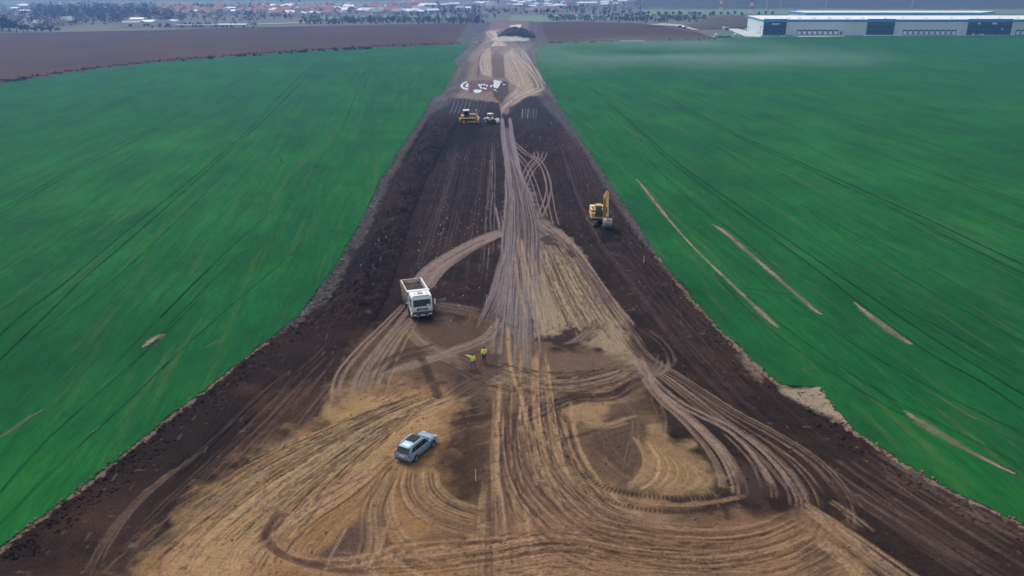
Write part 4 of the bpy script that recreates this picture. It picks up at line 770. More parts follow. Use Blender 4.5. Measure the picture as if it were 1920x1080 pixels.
    MB().box((-2.24, 0, 1.0), (.03, .95, .04)).build('tailgate_trim', M_chrome, root)
    return root
E_ = pt(780, 866); F_ = pt(813.5, 837.4); ang = math.atan2(F_[1] - E_[1], F_[0] - E_[0])
car = make_suv(M_carp)
fx, fy = math.cos(ang), math.sin(ang); rx, ryy = -fy, fx       # left of the car
mx_, my_ = (E_[0] + F_[0]) / 2, (E_[1] + F_[1]) / 2
car.location = (mx_ + rx * .9, my_ + ryy * .9, -.02); car.rotation_euler[2] = ang; car.scale = (.97, .97, .97)
tag(car, 'grey-blue estate car with open black sunroof on the tan clay, nearest the camera', 'car')

# ---- white tipper truck ---------------------------------------------------
M_trw = mat('truck_white', (.80, .82, .82), .35, .05, scale=1.2, coat=.3); M_trd = mat('dusty_truck_body', (.74, .64, .54), .7, .3, scale=1.6, col2=(.42, .32, .25)); M_bump = mat('truck_bumper', (.03, .06, .075), .5, .2)
def make_tipper():
    r = empty('tipper_truck', (0, 0, 0))                          # faces +x, front bumper at x = 0
    MB().box((-3.6, 0, .92), (6.4, .9, .26)).build('chassis', M_dkgrey, r)
    # cab
    pf = [(-2.05, .95), (-.10, .95), (.02, 1.35), (.02, 1.75), (-.16, 2.62), (-.30, 2.92), (-.55, 3.02), (-1.95, 3.06), (-2.05, 2.98)]
    rings = []
    for y, sh in ((-1.24, .06), (-1.20, 0), (1.20, 0), (1.24, .06)):
        cx = -1.0; cz = 2.0; rings.append([(cx + (x - cx) * (1 - sh), y, cz + (z - cz) * (1 - sh)) for x, z in pf])
    cab = MB().loft(rings).build('cab', M_trw, r)
    MB().quad((.035, -1.06, 1.80), (.035, 1.06, 1.80), (-.135, 1.02, 2.60), (-.135, -1.02, 2.60), .02).build('windscreen', M_glass, cab)
    MB().quad((.045, .55, 1.86), (.045, .95, 1.84), (.02, .95, 2.0), (.02, .55, 2.0), .01).build('windscreen_sticker', M_plate, cab)
    MB().bar((.06, -.9, 1.83), (.04, .1, 1.92), .03, .03).build('wiper', M_blk, cab)
    g = MB().box((.035, 0, 1.43), (.05, 1.32, .30), bev=.02).build('grille', M_dkgrey, cab)
    MB().bar((.075, -.52, 1.31), (.075, .52, 1.55), .03, .05, up=(1, 0, 0)).build('grille_bar', M_chrome, g)
    for k in range(3): MB().box((.067, 0, 1.34 + k * .09), (.02, 1.2, .022)).build('grille_slat', M_steel, g)
    MB().tube((.066, 0, 1.43), (.09, 0, 1.43), .09, n=12).build('badge', M_chrome, g)
    b = MB().box((.03, 0, .78), (.36, 2.46, .50), bev=.08).build('bumper', M_bump, r)
    for s in (-1, 1): MB().box((.20, s * .93, .82), (.05, .36, .17), bev=.03).build('headlight', M_lens, b); MB().box((.205, s * .6, .66), (.03, .2, .1)).build('fog_lamp', M_lens, b)
    MB().box((.218, 0, .74), (.015, .54, .13)).build('number_plate', M_plate, b)
    MB().box((.10, 0, 1.10), (.10, 2.2, .07)).build('step', M_dkgrey, b)
    for s in (-1, 1):
        MB().quad(*[(x, s * 1.247, z) for x, z in ((-1.25, 1.85), (-.22, 1.80), (-.34, 2.55), (-1.25, 2.55))]).build('side_window', M_glass, cab)
        MB().box((-.75, s * 1.25, 1.72), (.2, .03, .04)).build('door_handle', M_dkgrey, cab); MB().box((-1.33, s * 1.246, 2.0), (.02, .02, 1.3)).build('door_seam', M_dkgrey, cab)
        MB().bar((-.05, s * 1.22, 2.62), (.10, s * 1.50, 2.55), .04, .04).build('mirror_arm', M_dkgrey, cab); MB().bar((-.05, s * 1.22, 1.95), (.10, s * 1.50, 2.0), .04, .04).build('mirror_arm', M_dkgrey, cab)
        MB().box((.10, s * 1.52, 2.28), (.10, .20, .62), bev=.03).build('mirror', M_trw, cab)
        a = MB(); n = 12; ring = lambda y, q: [(-1.25 + q * math.cos(math.pi * i / (n - 1)), y, .52 + q * math.sin(math.pi * i / (n - 1))) for i in range(n)]
        a.loft([ring(s * .85, .66), ring(s * 1.26, .66), ring(s * 1.27, .58), ring(s * .85, .58)]); a.build('mudguard', M_trw, cab)
        MB().box((-.42, s * 1.15, .68), (.5, .24, .44), bev=.04).build('cab_step', M_trw, cab)
    MB().box((-.42, 0, 3.02), (.24, 1.9, .12), bev=.04).build('sun_visor', M_trw, cab)
    for y in (-.7, -.25, .25, .7): MB().box((-.9, y, 3.11), (.12, .12, .09), bev=.03).build('roof_lamp', M_dkgrey, cab)
    MB().box((-1.2, 0, 3.09), (.6, .5, .05)).build('roof_hatch', M_steel, cab)
    # tipping body with a flared rim
    x0, x1 = -2.45, -6.5; zb, zt = 1.2, 2.82
    bd = empty; body = MB()
    for s in (-1, 1):
        body.add([(x0, s * 1.08, zb), (x1, s * 1.08, zb), (x1, s * 1.28, zt), (x0, s * 1.28, zt), (x0, s * 1.00, zb), (x1, s * 1.00, zb), (x1, s * 1.20, zt), (x0, s * 1.20, zt)], [(0, 1, 2, 3), (4, 7, 6, 5), (3, 2, 6, 7), (0, 4, 5, 1), (0, 3, 7, 4), (1, 5, 6, 2)])
    body.quad((x0, -1.06, zb), (x0, 1.06, zb), (x0 + .12, 1.24, zt + .05), (x0 + .12, -1.24, zt + .05), .07)
    body.quad((x1 - .02, 1.06, zb), (x1 - .02, -1.06, zb), (x1 - .10, -1.24, zt - .05), (x1 - .10, 1.24, zt - .05), .07)
    body.box(((x0 + x1) / 2, 0, zb), (abs(x1 - x0), 2.1, .10))
    bo = body.build('tipping_body', M_trd, r)
    for s in (-1, 1):
        MB().bar((x0 + .1, s * 1.27, zt + .03), (x1 - .1, s * 1.27, zt + .03), .15, .12).build('top_rail', M_trw if s > 0 else M_trd, bo)
        for k in range(7):
            x = x0 - .2 - k * .7; MB().bar((x, s * 1.12, zb), (x, s * 1.30, zt - .02), .09, .07, up=(1, 0, 0)).build('rib', M_trd, bo)
    MB().bar((x1 - .12, -1.3, zt + .02), (x1 - .12, 1.3, zt + .02), .12, .12).build('top_rail', M_trd, bo)
    MB().box((x0 + .36, 0, zt + .22), (.62, 2.74, .10), rot=Matrix.Rotation(R(-8), 3, 'Y'), bev=.03).build('cab_shield', M_trw, bo)
    MB().box((x0 + .05, 0, zt + .10), (.1, 2.5, .26)).build('headboard', M_trw, bo)
    ld = MB(); nx, ny = 16, 9; rr = random.Random(5)
    vs = [((x0 - .05) + (x1 - x0 + .1) * i / (nx - 1), -1.14 + 2.28 * j / (ny - 1), zt - .42 + rr.uniform(-.07, .07) + .22 * math.sin(math.pi * j / (ny - 1)) * math.sin(math.pi * i / (nx - 1))) for i in range(nx) for j in range(ny)]
    ld.add(vs, [(i * ny + j, (i + 1) * ny + j, (i + 1) * ny + j + 1, i * ny + j + 1) for i in range(nx - 1) for j in range(ny - 1)]); l_ = ld.build('soil_load', mat('load_soil', (.05, .038, .036), .95, .35, scale=3, bump=.5), bo)
    MB().box((-2.35, -1.0, 1.2), (.5, .35, .9), bev=.04).build('fuel_tank', M_steel, r); MB().box((-2.4, 1.0, 1.15), (.55, .4, .7), bev=.04).build('battery_box', M_trw, r)
    MB().tube((-2.25, .9, 1.2), (-2.25, .9, 3.0), .08).build('exhaust_stack', M_steel, r)
    for x in (-1.25, -2.95, -4.7, -5.95):
        for s in (-1, 1): wheel(r, (x, s * 1.03, .52), .52, .36, M_steel, side=s)
    for s in (-1, 1): MB().box((-5.35, s * 1.1, 1.12), (2.5, .4, .05)).build('mudguard', M_dkgrey, r); MB().box((-3.9, s * 1.1, .8), (1.0, .05, .3)).build('side_guard', M_trw, r)
    return r
tk = make_tipper(); a = pt(771, 598); b = pt(813, 596); tx, ty = (a[0] + b[0]) / 2, (a[1] + b[1]) / 2
tk.location = (tx + .1, ty - .5, -.02); tk.rotation_euler[2] = R(-72); tk.scale = (1.05,) * 3
tag(tk, 'white four-axle tipper truck with dark soil in its body, facing the camera', 'truck')

# ---- yellow excavator -----------------------------------------------------
def make_excavator():
    r = empty('excavator', (0, 0, 0))                             # faces +x
    for s in (-1, 1): track_unit(r, s * 1.22, 4.2, .6, .85)
    MB().box((0, 0, .62), (1.9, 1.9, .42), bev=.1).build('undercarriage', M_dkgrey, r); MB().tube((0, 0, .8), (0, 0, 1.1), .75, n=20).build('slew_ring', M_steel, r)
    deck = MB().box((-.55, 0, 1.22), (3.9, 2.7, .25), bev=.06).build('deck', M_yel, r)
    MB().loft([[(x, y, z) for y, z in ((-1.3, 1.34), (1.3, 1.34), (1.3, 2.25), (1.15, 2.4), (-1.15, 2.4), (-1.3, 2.25))] for x in (-1.4, -2.3)] + [[(-2.62, y * .9, z) for y, z in ((-1.3, 1.4), (1.3, 1.4), (1.3, 2.15), (1.15, 2.28), (-1.15, 2.28), (-1.3, 2.15))]]).build('counterweight', M_yelpale, r)
    hd = MB().box((-.72, -.86, 1.78), (1.36, .86, .86), bev=.06).build('engine_hood', M_yelpale, r); MB().box((-.75, .20, 1.72), (1.4, 1.1, .74), bev=.05).build('engine_hood', M_yel, r)
    MB().box((-.75, -.86, 2.24), (.7, .4, .06)).build('hood_vent', M_dkgrey, hd); MB().tube((-1.1, -.5, 2.2), (-1.1, -.5, 2.62), .07).build('exhaust_pipe', M_steel, hd)
    MB().box((.55, -1.0, 1.62), (1.1, .62, .54), bev=.05).build('tool_box', M_yel, r); MB().box((.30, -1.0, 1.92), (.5, .45, .06)).build('step_plate', M_dkgrey, r)
    for y in (-1.28, -.72): MB().tube((1.0, y, 1.9), (1.0, y, 2.4), .025).tube((1.0, y, 2.4), (-.1, y, 2.75), .025).build('handrail', M_white, r)
    # cab
    c = MB().prism([(-.35, 1.36), (1.35, 1.36), (1.42, 2.0), (1.1, 2.95), (.85, 3.06), (-.30, 3.06), (-.35, 2.9)], -.62, .30).build('cab', M_dkgrey, r)
    MB().quad((1.40, -.56, 1.50), (1.40, .24, 1.50), (1.15, .24, 2.9), (1.15, -.56, 2.9), .02).build('windscreen', M_glass, c)
    for y, s in ((-.625, -1), (.305, 1)): MB().quad(*[(x, y + s * .006, z) for x, z in ((-.22, 1.95), (1.3, 1.95), (1.05, 2.88), (-.22, 2.88))], .01).build('side_window', M_glass, c)
    MB().box((.35, -.16, 3.09), (1.2, .86, .06), bev=.02).build('cab_roof', M_yel, c)
    # boom, stick and bucket, standing in front of the camera's right
    y = .82
    A = Vector((.5, y, 1.45)); B = Vector((1.3, y - .05, 4.6)); Ctop = Vector((2.1, y + .1, 5.35)); D = Vector((2.8, y, 5.4)); Tip = Vector((3.5, y + .15, 2.0))
    m = MB(); m.bar(A, B, .55, .6, up=(0, 0, 1), w1=.52, h1=.8); m.bar(B, Ctop, .52, .8, w1=.46, h1=.55); m.bar(Ctop, Vector((2.75, y + .1, 5.2)), .4, .5, w1=.36, h1=.3); bm_ = m.build('boom', M_yel, r)
    m = MB(); m.bar((2.45, y + .1, 5.7), (2.8, y + .1, 4.7), .46, .46, up=(1, 0, 0), w1=.46, h1=.66); m.bar((2.8, y + .1, 4.7), Tip, .38, .62, up=(1, 0, 0), w1=.28, h1=.3); st = m.build('stick', M_yel, r)
    for dy in (-.38, .38): MB().tube((1.0, y + dy, 1.5), (1.6, y + dy, 2.7), .11).tube((1.6, y + dy, 2.7), (1.6, y + dy * .8, 4.2), .06).build('boom_cylinder', M_steel, bm_)
    MB().tube((1.3, y, 5.0), (1.8, y, 5.7), .11).tube((1.8, y, 5.7), (2.45, y + .1, 5.7), .06).build('stick_cylinder', M_steel, bm_)
    MB().tube((3.2, y + .1, 4.9), (3.45, y + .12, 3.6), .11).tube((3.45, y + .12, 3.6), (3.85, y + .15, 2.3), .065).build('bucket_cylinder', M_chrome, st)
    MB().box((3.5, y, 3.1), (.1, .14, .8)).build('hose_guard', M_blk, st)
    l = MB().bar((3.85, y + .15, 2.3), (3.5, y + .15, 2.0), .3, .14).bar((3.85, y + .15, 2.3), (3.95, y + .15, 1.55), .24, .12).build('bucket_linkage', M_steel, st)
    # bucket: curved shell with side cheeks and teeth, mouth turned back to the cab
    pr = [(4.45, 1.75), (4.95, 1.55), (5.2, 1.15), (5.15, .72), (4.85, .42), (4.4, .36), (4.1, .48)]
    inn = [(4.5, 1.65), (4.9, 1.47), (5.1, 1.13), (5.05, .76), (4.8, .52), (4.4, .46), (4.14, .55)]
    m = MB(); w_ = .70; pr = [(a - 1.1, b) for a, b in pr]; inn = [(a - 1.1, b) for a, b in inn]; y += .15
    for k in range(len(pr) - 1): m.add([(pr[k][0], y - w_, pr[k][1]), (pr[k + 1][0], y - w_, pr[k + 1][1]), (pr[k + 1][0], y + w_, pr[k + 1][1]), (pr[k][0], y + w_, pr[k][1]), (inn[k][0], y - w_, inn[k][1]), (inn[k + 1][0], y - w_, inn[k + 1][1]), (inn[k + 1][0], y + w_, inn[k + 1][1]), (inn[k][0], y + w_, inn[k][1])], [(0, 1, 2, 3), (7, 6, 5, 4), (0, 4, 5, 1), (3, 2, 6, 7)])
    for s in (-1, 1): m.prism(pr, y + s * w_ - .02, y + s * w_ + .02)
    bk_ = m.build('bucket', M_steel, r)
    for k in range(5): MB().box((2.9, y - .60 + k * .30, .5), (.24, .1, .07), taper=.7).build('bucket_tooth', M_steel, bk_)
    return r
ex = make_excavator(); a = pt(1107, 414); b = pt(1116, 429.5)
ha = math.atan2(b[1] - a[1], b[0] - a[0]); cx_, cy_ = pt(1121, 417)
ex.location = (cx_ + .1, cy_ - .2, -.02); ex.rotation_euler[2] = R(-80); ex.scale = (1.09,) * 3
# mirror so that the boom stands right of the cab as seen from the front
ex.rotation_euler[2] = R(-90)
for o_ in ex.children:
    if o_.name.split('.')[0] in ('track', 'undercarriage'): o_.rotation_euler[2] = R(14)
tag(ex, 'yellow crawler excavator with raised boom and hanging bucket at the right edge', 'excavator')

# ---- yellow bulldozer -----------------------------------------------------
def make_dozer():
    r = empty('bulldozer', (0, 0, 0))
    for s in (-1, 1): track_unit(r, s * .95, 3.3, .55, .95)
    MB().box((.1, 0, .95), (2.9, 1.3, .5), bev=.06).build('frame', M_yel, r)
    for s in (-1, 1): MB().box((-.1, s * 1.0, 1.22), (2.6, .6, .16), bev=.04).build('fender', M_yelpale, r)
    MB().prism([(.15, 1.2), (1.65, 1.2), (1.72, 1.5), (1.66, 1.95), (.15, 2.08)], -.48, .48).build('engine_hood', M_yel, r)
    for k in range(3): MB().box((.5 + k * .38, -.487, 1.6), (.24, .02, .42)).build('hood_vent', M_dkgrey, r)
    MB().tube((1.0, .2, 2.0), (1.0, .2, 2.7), .06).build('exhaust_pipe', M_steel, r)
    MB().box((-1.35, 0, 1.45), (.65, 1.7, .62), bev=.06).build('fuel_tank', M_yel, r)
    c = MB().prism([(-1.05, 1.3), (.12, 1.3), (.10, 2.1), (-.06, 2.72), (-1.0, 2.72)], -.66, .66).build('cab', M_dkgrey, r)
    for s in (-1, 1): MB().quad(*[(x, s * .667, z) for x, z in ((-.98, 1.85), (.04, 1.85), (-.1, 2.64), (-.94, 2.64))], .01).build('side_window', M_glass, c)
    MB().quad((.125, -.6, 1.85), (.125, .6, 1.85), (-.035, .6, 2.66), (-.035, -.6, 2.66), .01).build('windscreen', M_glass, c)
    MB().box((-.52, 0, 2.80), (1.36, 1.55, .14), bev=.04).build('cab_roof', M_white, r)
    for s in (-1, 1): MB().bar((-.4, s * 1.32, .55), (2.0, s * 1.38, .45), .16, .22).build('push_arm', M_yel, r)
    prof = [(2.15, .1), (2.02, .5), (2.05, .9), (2.22, 1.25), (2.30, 1.22), (2.14, .88), (2.12, .5), (2.24, .08)]
    MB().prism(prof, -1.6, 1.6).build('blade', M_yelpale, r)
    MB().tube((1.7, -.35, 1.75), (2.02, -.35, .95), .07).tube((1.7, .35, 1.75), (2.02, .35, .95), .07).build('lift_cylinder', M_chrome, r)
    MB().tube((2.15, -1.2, 1.1), (1.62, -1.0, 2.95), .055).tube((1.62, -1.0, 2.9), (1.60, -1.0, 3.12), .13).build('gps_mast', M_white, r)
    MB().box((-1.85, 0, .9), (.5, 1.2, .35), bev=.05).build('ripper_frame', M_yel, r)
    for y in (-.45, 0, .45): MB().bar((-2.0, y, 1.0), (-2.1, y, .25), .12, .2, w1=.08, h1=.1).build('ripper_tooth', M_steel, r)
    return r
dz = make_dozer(); a = pt(879, 230.5); dz.location = (a[0], a[1], -.02); dz.rotation_euler[2] = R(6); dz.scale = (1.33,) * 3
tag(dz, 'yellow bulldozer with white cab roof, side on beside the black windrows', 'bulldozer')

# ---- small canopied roller ------------------------------------------------
def make_roller():
    r = empty('soil_roller', (0, 0, 0))                           # faces +x
    n = 24; d = MB(); ring = lambda y, q: [(1.35 + q * math.cos(2 * math.pi * i / n), y, .72 + q * math.sin(2 * math.pi * i / n)) for i in range(n)]
    d.loft([ring(-.98, .60), ring(-.98, .70), ring(-.96, .72), ring(.96, .72), ring(.98, .70), ring(.98, .60)]); d.build('drum', M_blk, r)
    m = MB()
    for s in (-1, 1): m.box((1.35, s * 1.06, .78), (1.9, .12, .34), bev=.03)
    m.box((.42, 0, .84), (.24, 2.2, .38), bev=.03); m.build('drum_frame', M_dkgrey, r)
    MB().prism([(2.28, .35), (2.42, .4), (2.46, .95), (2.05, 1.5), (1.75, 1.5), (1.72, 1.38), (2.0, 1.32), (2.3, .9)], -1.1, 1.1).build('front_apron', M_white, r)
    for s in (-1, 1): wheel(r, (-1.0, s * .88, .68), .68, .5, M_white, side=s)
    MB().prism([(-.2, .8), (-.25, 1.45), (-1.0, 1.55), (-2.05, 1.4), (-2.12, .85)], -.58, .58).build('rear_hood', M_white, r)
    MB().prism([(.9, 1.1), (.85, 1.42), (.3, 1.62), (-.3, 1.6), (-.3, 1.1)], -.7, .7).build('hood', M_yelpale, r)
    MB().box((-.2, 0, 1.7), (.5, .55, .5), bev=.06).build('seat', M_blk, r); MB().tube((.35, 0, 1.6), (.15, 0, 2.0), .04).build('steering_column', M_blk, r)
    for x in (-.75, .45):
        for s in (-1, 1): MB().tube((x, s * .62, 1.3), (x, s * .66, 2.75), .045).build('canopy_post', M_white, r)
    MB().box((-.15, 0, 2.80), (1.6, 1.55, .12), bev=.04).build('canopy', M_white, r)
    return r
ro = make_roller(); a = pt(920, 231); ro.location = (a[0], a[1], -.02); ro.rotation_euler[2] = R(-24); ro.scale = (1.0,) * 3
tag(ro, 'small white and yellow roller with a canopy, between the bulldozer and the haul road', 'roller')

# ================================================================== PEOPLE
M_hv = mat('hi_vis_yellow', (.80, .98, .12), .7, .08, scale=6); M_skin = mat('skin', (.42, .26, .19), .6, .1); M_jean = mat('dark_blue_trousers', (.035, .045, .08), .85, .2); M_greyt = mat('grey_trousers', (.16, .15, .16), .85, .2); M_hair = mat('dark_hair', (.02, .017, .016), .8, .2); M_boot = mat('boots', (.05, .04, .035), .8, .2); M_refl = mat('reflective_tape', (.75, .77, .76), .3, .05)
def skin_obj(name, verts, edges, rad, m, parent, sub=2):
    me = bpy.data.meshes.new(name); me.from_pydata(verts, edges, []); o = bpy.data.objects.new(name, me); COL.objects.link(o); me.materials.append(m)
    sk = o.modifiers.new('skin', 'SKIN'); sk.use_smooth_shade = True
    if not me.skin_vertices: me.skin_vertices.new() if hasattr(me.skin_vertices, 'new') else None
    for i, v in enumerate(me.skin_vertices[0].data): v.radius = rad[i] if isinstance(rad[i], tuple) else (rad[i], rad[i]); v.use_root = (i == 0)
    o.modifiers.new('sub', 'SUBSURF').levels = sub; o.modifiers['sub'].render_levels = sub
    dg = bpy.context.evaluated_depsgraph_get(); me2 = bpy.data.meshes.new_from_object(o.evaluated_get(dg)); o.modifiers.clear(); o.data = me2
    if not me2.materials: me2.materials.append(m)
    o.parent = parent; return o
def person(loc, rz, J, label, trous, armsup):
    r = empty('person', loc, rz)
    # J: joints, person faces +y
    V = [J['pelvis'], J['waist'], J['chest'], J['neck'], J['head'], J['crown']]; E = [(0, 1), (1, 2), (2, 3), (3, 4), (4, 5)]; Rr = [(.15, .11), (.13, .10), (.16, .115), .055, .088, .06]
    for s in ('l', 'r'):
        i = len(V); V += [J['hip' + s], J['knee' + s], J['ankle' + s], J['toe' + s]]; E += [(0, i), (i, i + 1), (i + 1, i + 2), (i + 2, i + 3)]; Rr += [.095, .06, .042, .035]
        i = len(V); V += [J['sh' + s], J['el' + s], J['wr' + s]]; E += [(2, i), (i, i + 1), (i + 1, i + 2)]; Rr += [.062, .044, .03]
    body = skin_obj('body', V, E, Rr, M_skin, r)
    for s in ('l', 'r'):                                           # palm and five fingers
        wr = Vector(J['wr' + s]); el = Vector(J['el' + s]); d = (wr - el).normalized(); sd = d.cross(Vector((0, 1, 0.01))).normalized(); nn = d.cross(sd)
        m = MB(); M = Matrix((d, sd, nn)).transposed(); m.box(wr + d * .06, (.1, .085, .03), rot=M, bev=.01)
        for k, (o, L) in enumerate(((-.032, .075), (-.011, .085), (.011, .08), (.032, .062))):
            a = wr + d * .10 + sd * o; b = a + d * L * .55 + nn * .012; m.tube(a, b, .0095, .0085, 6); m.tube(b, b + d * L * .4 + nn * .03, .0085, .006, 6)
        a = wr + d * .03 - sd * .04; m.tube(a, a + d * .045 - sd * .03, .011, .009, 6); m.tube(a + d * .045 - sd * .03, a + d * .085 - sd * .03 + nn * .015, .009, .006, 6)
        m.build('hand', M_skin, r, True)
    hd = Vector(J['head']); f = Vector(J.get('face', (0, 1, 0))).normalized(); sx = f.cross(Vector((0, 0, 1)))
    M_ = Matrix((sx, f, Vector((0, 0, 1)))).transposed()
    m = MB(); n = 10; rings = []
    for k in range(7):
        a = math.pi / 2 * k / 6 * 1.15 - .25; rr = .102 * math.cos(a); rings.append([hd + Vector((0, 0, .045 + .105 * math.sin(a))) - f * .016 + Vector((rr * math.cos(2 * math.pi * i / n), rr * math.sin(2 * math.pi * i / n), 0)) for i in range(n)])
    m.loft(rings).build('hair', M_hair, r, True)
    m = MB(); m.box(hd + f * .10 + Vector((0, 0, -.005)), (.03, .035, .04), rot=M_, taper=.5); m.build('nose', M_skin, r)
    for s in (-1, 1): MB().box(hd + sx * (.035 * s) + f * .088 + Vector((0, 0, .02)), (.026, .012, .012), rot=M_).build('eye', M_hair, r); MB().box(hd + sx * (.092 * s), (.018, .045, .055), rot=M_, bev=.008).build('ear', M_skin, r)
    MB().box(hd + f * .088 + Vector((0, 0, -.045)), (.045, .012, .01), rot=M_).build('mouth', M_boot, r)
    # jacket: torso with sleeves; trousers; boots
    V = [J['pelvis'], J['waist'], J['chest'], tuple(Vector(J['neck']) - Vector((0, 0, .05)))]; E = [(0, 1), (1, 2), (2, 3)]; Rr = [(.20, .155), (.185, .15), (.205, .15), (.09, .085)]
    for s in ('l', 'r'): i = len(V); w_ = Vector(J['el' + s]).lerp(Vector(J['wr' + s]), .92); V += [J['sh' + s], J['el' + s], tuple(w_)]; E += [(2, i), (i, i + 1), (i + 1, i + 2)]; Rr += [.10, .075, .055]
    jk = skin_obj('jacket', V, E, Rr, M_hv, r)
    V = [tuple(Vector(J['pelvis']) + Vector((0, 0, -.03)))]; E = []; Rr = [(.165, .13)]
    for s in ('l', 'r'): i = len(V); a_ = Vector(J['knee' + s]).lerp(Vector(J['ankle' + s]), .92); V += [J['hip' + s], J['knee' + s], tuple(a_)]; E += [(0, i), (i, i + 1), (i + 1, i + 2)]; Rr += [.11, .08, .062]
    skin_obj('trousers', V, E, Rr, trous, r)
    for s in ('l', 'r'):
        a_ = Vector(J['ankle' + s]); t_ = Vector(J['toe' + s]); skin_obj('boot', [tuple(a_ + Vector((0, 0, .08))), tuple(a_ - Vector((0, 0, .02))), tuple(t_)], [(0, 1), (1, 2)], [.055, .052, .042], M_boot, r, 1)
    r.scale = (1.1,) * 3; return tag(r, label, 'person', 'site workers in hi-vis jackets')
J1 = dict(pelvis=(0, 0, .95), waist=(.02, 0, 1.12), chest=(.02, 0, 1.36), neck=(0, 0, 1.53), head=(-.02, .02, 1.65), crown=(-.02, .01, 1.74), face=(-1, .2, 0),
          hipl=(-.11, 0, .88), kneel=(-.20, .04, .48), anklel=(-.32, -.06, .09), toel=(-.44, -.08, .045), hipr=(.11, 0, .88), kneer=(.24, .02, .50), ankler=(.36, .10, .09), toer=(.28, .2, .045),
          shl=(-.19, .02, 1.44), ell=(-.42, .08, 1.52), wrl=(-.66, .10, 1.62), shr=(.20, 0, 1.42), elr=(.27, -.08, 1.16), wrr=(.14, .10, 1.02))
J1['shl'] = (-.20, .02, 1.45)
a = pt(886, 693); person((a[0], a[1], -.01), R(8), J1, 'person in a yellow hi-vis jacket and grey trousers pointing out to the left, legs apart', M_greyt, True)
J2 = dict(pelvis=(0, 0, .95), waist=(0, 0, 1.12), chest=(0, 0, 1.36), neck=(0, 0, 1.53), head=(0, .03, 1.65), crown=(0, .02, 1.74), face=(0, 1, 0),
          hipl=(-.10, 0, .88), kneel=(-.11, .03, .48), anklel=(-.12, 0, .09), toel=(-.14, .14, .045), hipr=(.10, 0, .88), kneer=(.11, .02, .48), ankler=(.13, -.04, .09), toer=(.16, .1, .045),
          shl=(-.20, 0, 1.43), ell=(-.29, -.03, 1.16), wrl=(-.26, .10, .96), shr=(.20, 0, 1.43), elr=(.28, -.03, 1.17), wrr=(.20, .14, 1.02))
a = pt(908, 680); person((a[0], a[1], -.01), R(25), J2, 'person in a yellow hi-vis jacket and dark blue trousers, arms down, back turned', M_jean, False)

# ================================================================== WAREHOUSES
M_wall = mat('pale_metal_cladding', (.68, .74, .78), .55, .04, scale=.05); M_blue = mat('blue_fascia', (.03, .27, .50), .5, .06); M_roofw = mat('white_membrane_roof', (.85, .85, .86), .6, .05, scale=.05)
M_off = mat('dark_blue_cladding', (.018, .07, .135), .3, .15, scale=.3); M_black = mat('black_parapet', (.01, .01, .015), .5, .1); M_dock = mat('dock_door_grey', (.62, .64, .68), .5, .06)
def P3(x, y, z=0): a, b = pt(x, y, z); return Vector((a, b, z))
Gd = .15
A = Vector((*pt(1429, 66.6), Gd)); B = Vector((*pt(2500, 66.6), Gd)); HT = 10.6
Dt = P3(1403, 30.3, HT + Gd); Dd = Vector((Dt.x, Dt.y, Gd)); Cc = Dd + (B - A)
wh = empty('warehouse', (A.x, A.y, Gd)); loc = lambda v: Vector(v) - Vector((A.x, A.y, Gd))
ux = (B - A).normalized(); LW = (B - A).length
def fx_(px_): return pt(px_, 66.6)[0] - A.x                       # facade coordinate from a photograph column
side = Dd - A; bayw = 12.0; nb = int(LW / bayw) + 1
def fbox(x0, x1, y0, y1, z0, z1): return MB().box(((x0 + x1) / 2, (y0 + y1) / 2, (z0 + z1) / 2), (x1 - x0, y1 - y0, z1 - z0))
a0, b0, c0, d0 = loc(A), loc(B), loc(Cc), loc(Dd)
up = Vector((0, 0, HT))
MB().loft([[a0, b0, c0, d0], [a0 + up, b0 + up, c0 + up, d0 + up]]).build('wall', M_wall, wh)
MB().loft([[v + up + Vector((0, 0, .02)) for v in (a0 + Vector((-.1, -.15, 0)), b0, c0, d0 + Vector((-.1, .1, 0)))], [v + up + Vector((0, 0, .5)) for v in (a0 + Vector((.2, .2, 0)), b0, c0, d0)]]).build('roof', M_roofw, wh)
fbox(0, LW, -.18, 0.0, HT - 1.35, HT + .1).build('fascia', M_blue, wh)
sd = side.normalized(); sn = Vector((-sd.y, sd.x, 0)) * -1
if sn.x > 0: sn = -sn
MB().bar(a0 + Vector((0, 0, HT - .7)) - sn * -.05, d0 + Vector((0, 0, HT - .7)) - sn * -.05, .12, 1.2).build('fascia', M_blue, wh)
for k in range(1, nb):                                              # cladding joints
    x = k * bayw; fbox(x - .04, x + .04, -.03, .0, .1, HT - 1.4).build('panel_joint', M_dock, wh)
for x0, x1 in ((1430, 1472), (1623, 1674), (1811, 1893)):
    xa_, xb_ = fx_(x0), fx_(x1); of = fbox(xa_, xb_, -.5, .0, .25, HT - 1.0).build('office_front', M_off, wh)
    fbox(xa_ - .1, xb_ + .1, -.62, .1, HT + .02, HT + .62).build('parapet', M_black, of)
    fbox(xa_, xb_, -.66, -.5, HT - 1.2, HT - .2).build('blue_band', mat('bright_blue_band', (.03, .38, .75), .4, .05), of)
    nw = int((xb_ - xa_) / 2.6)
    for k in range(nw):
        for z in (1.6, 5.0): x = xa_ + 1 + k * 2.6; fbox(x, x + 1.7, -.53, -.5, z, z + 1.7).build('window', M_glass, of)
    fbox(xa_ - .05, xb_ + .05, -.6, 0, 0, .25).build('plinth', M_dock, of)
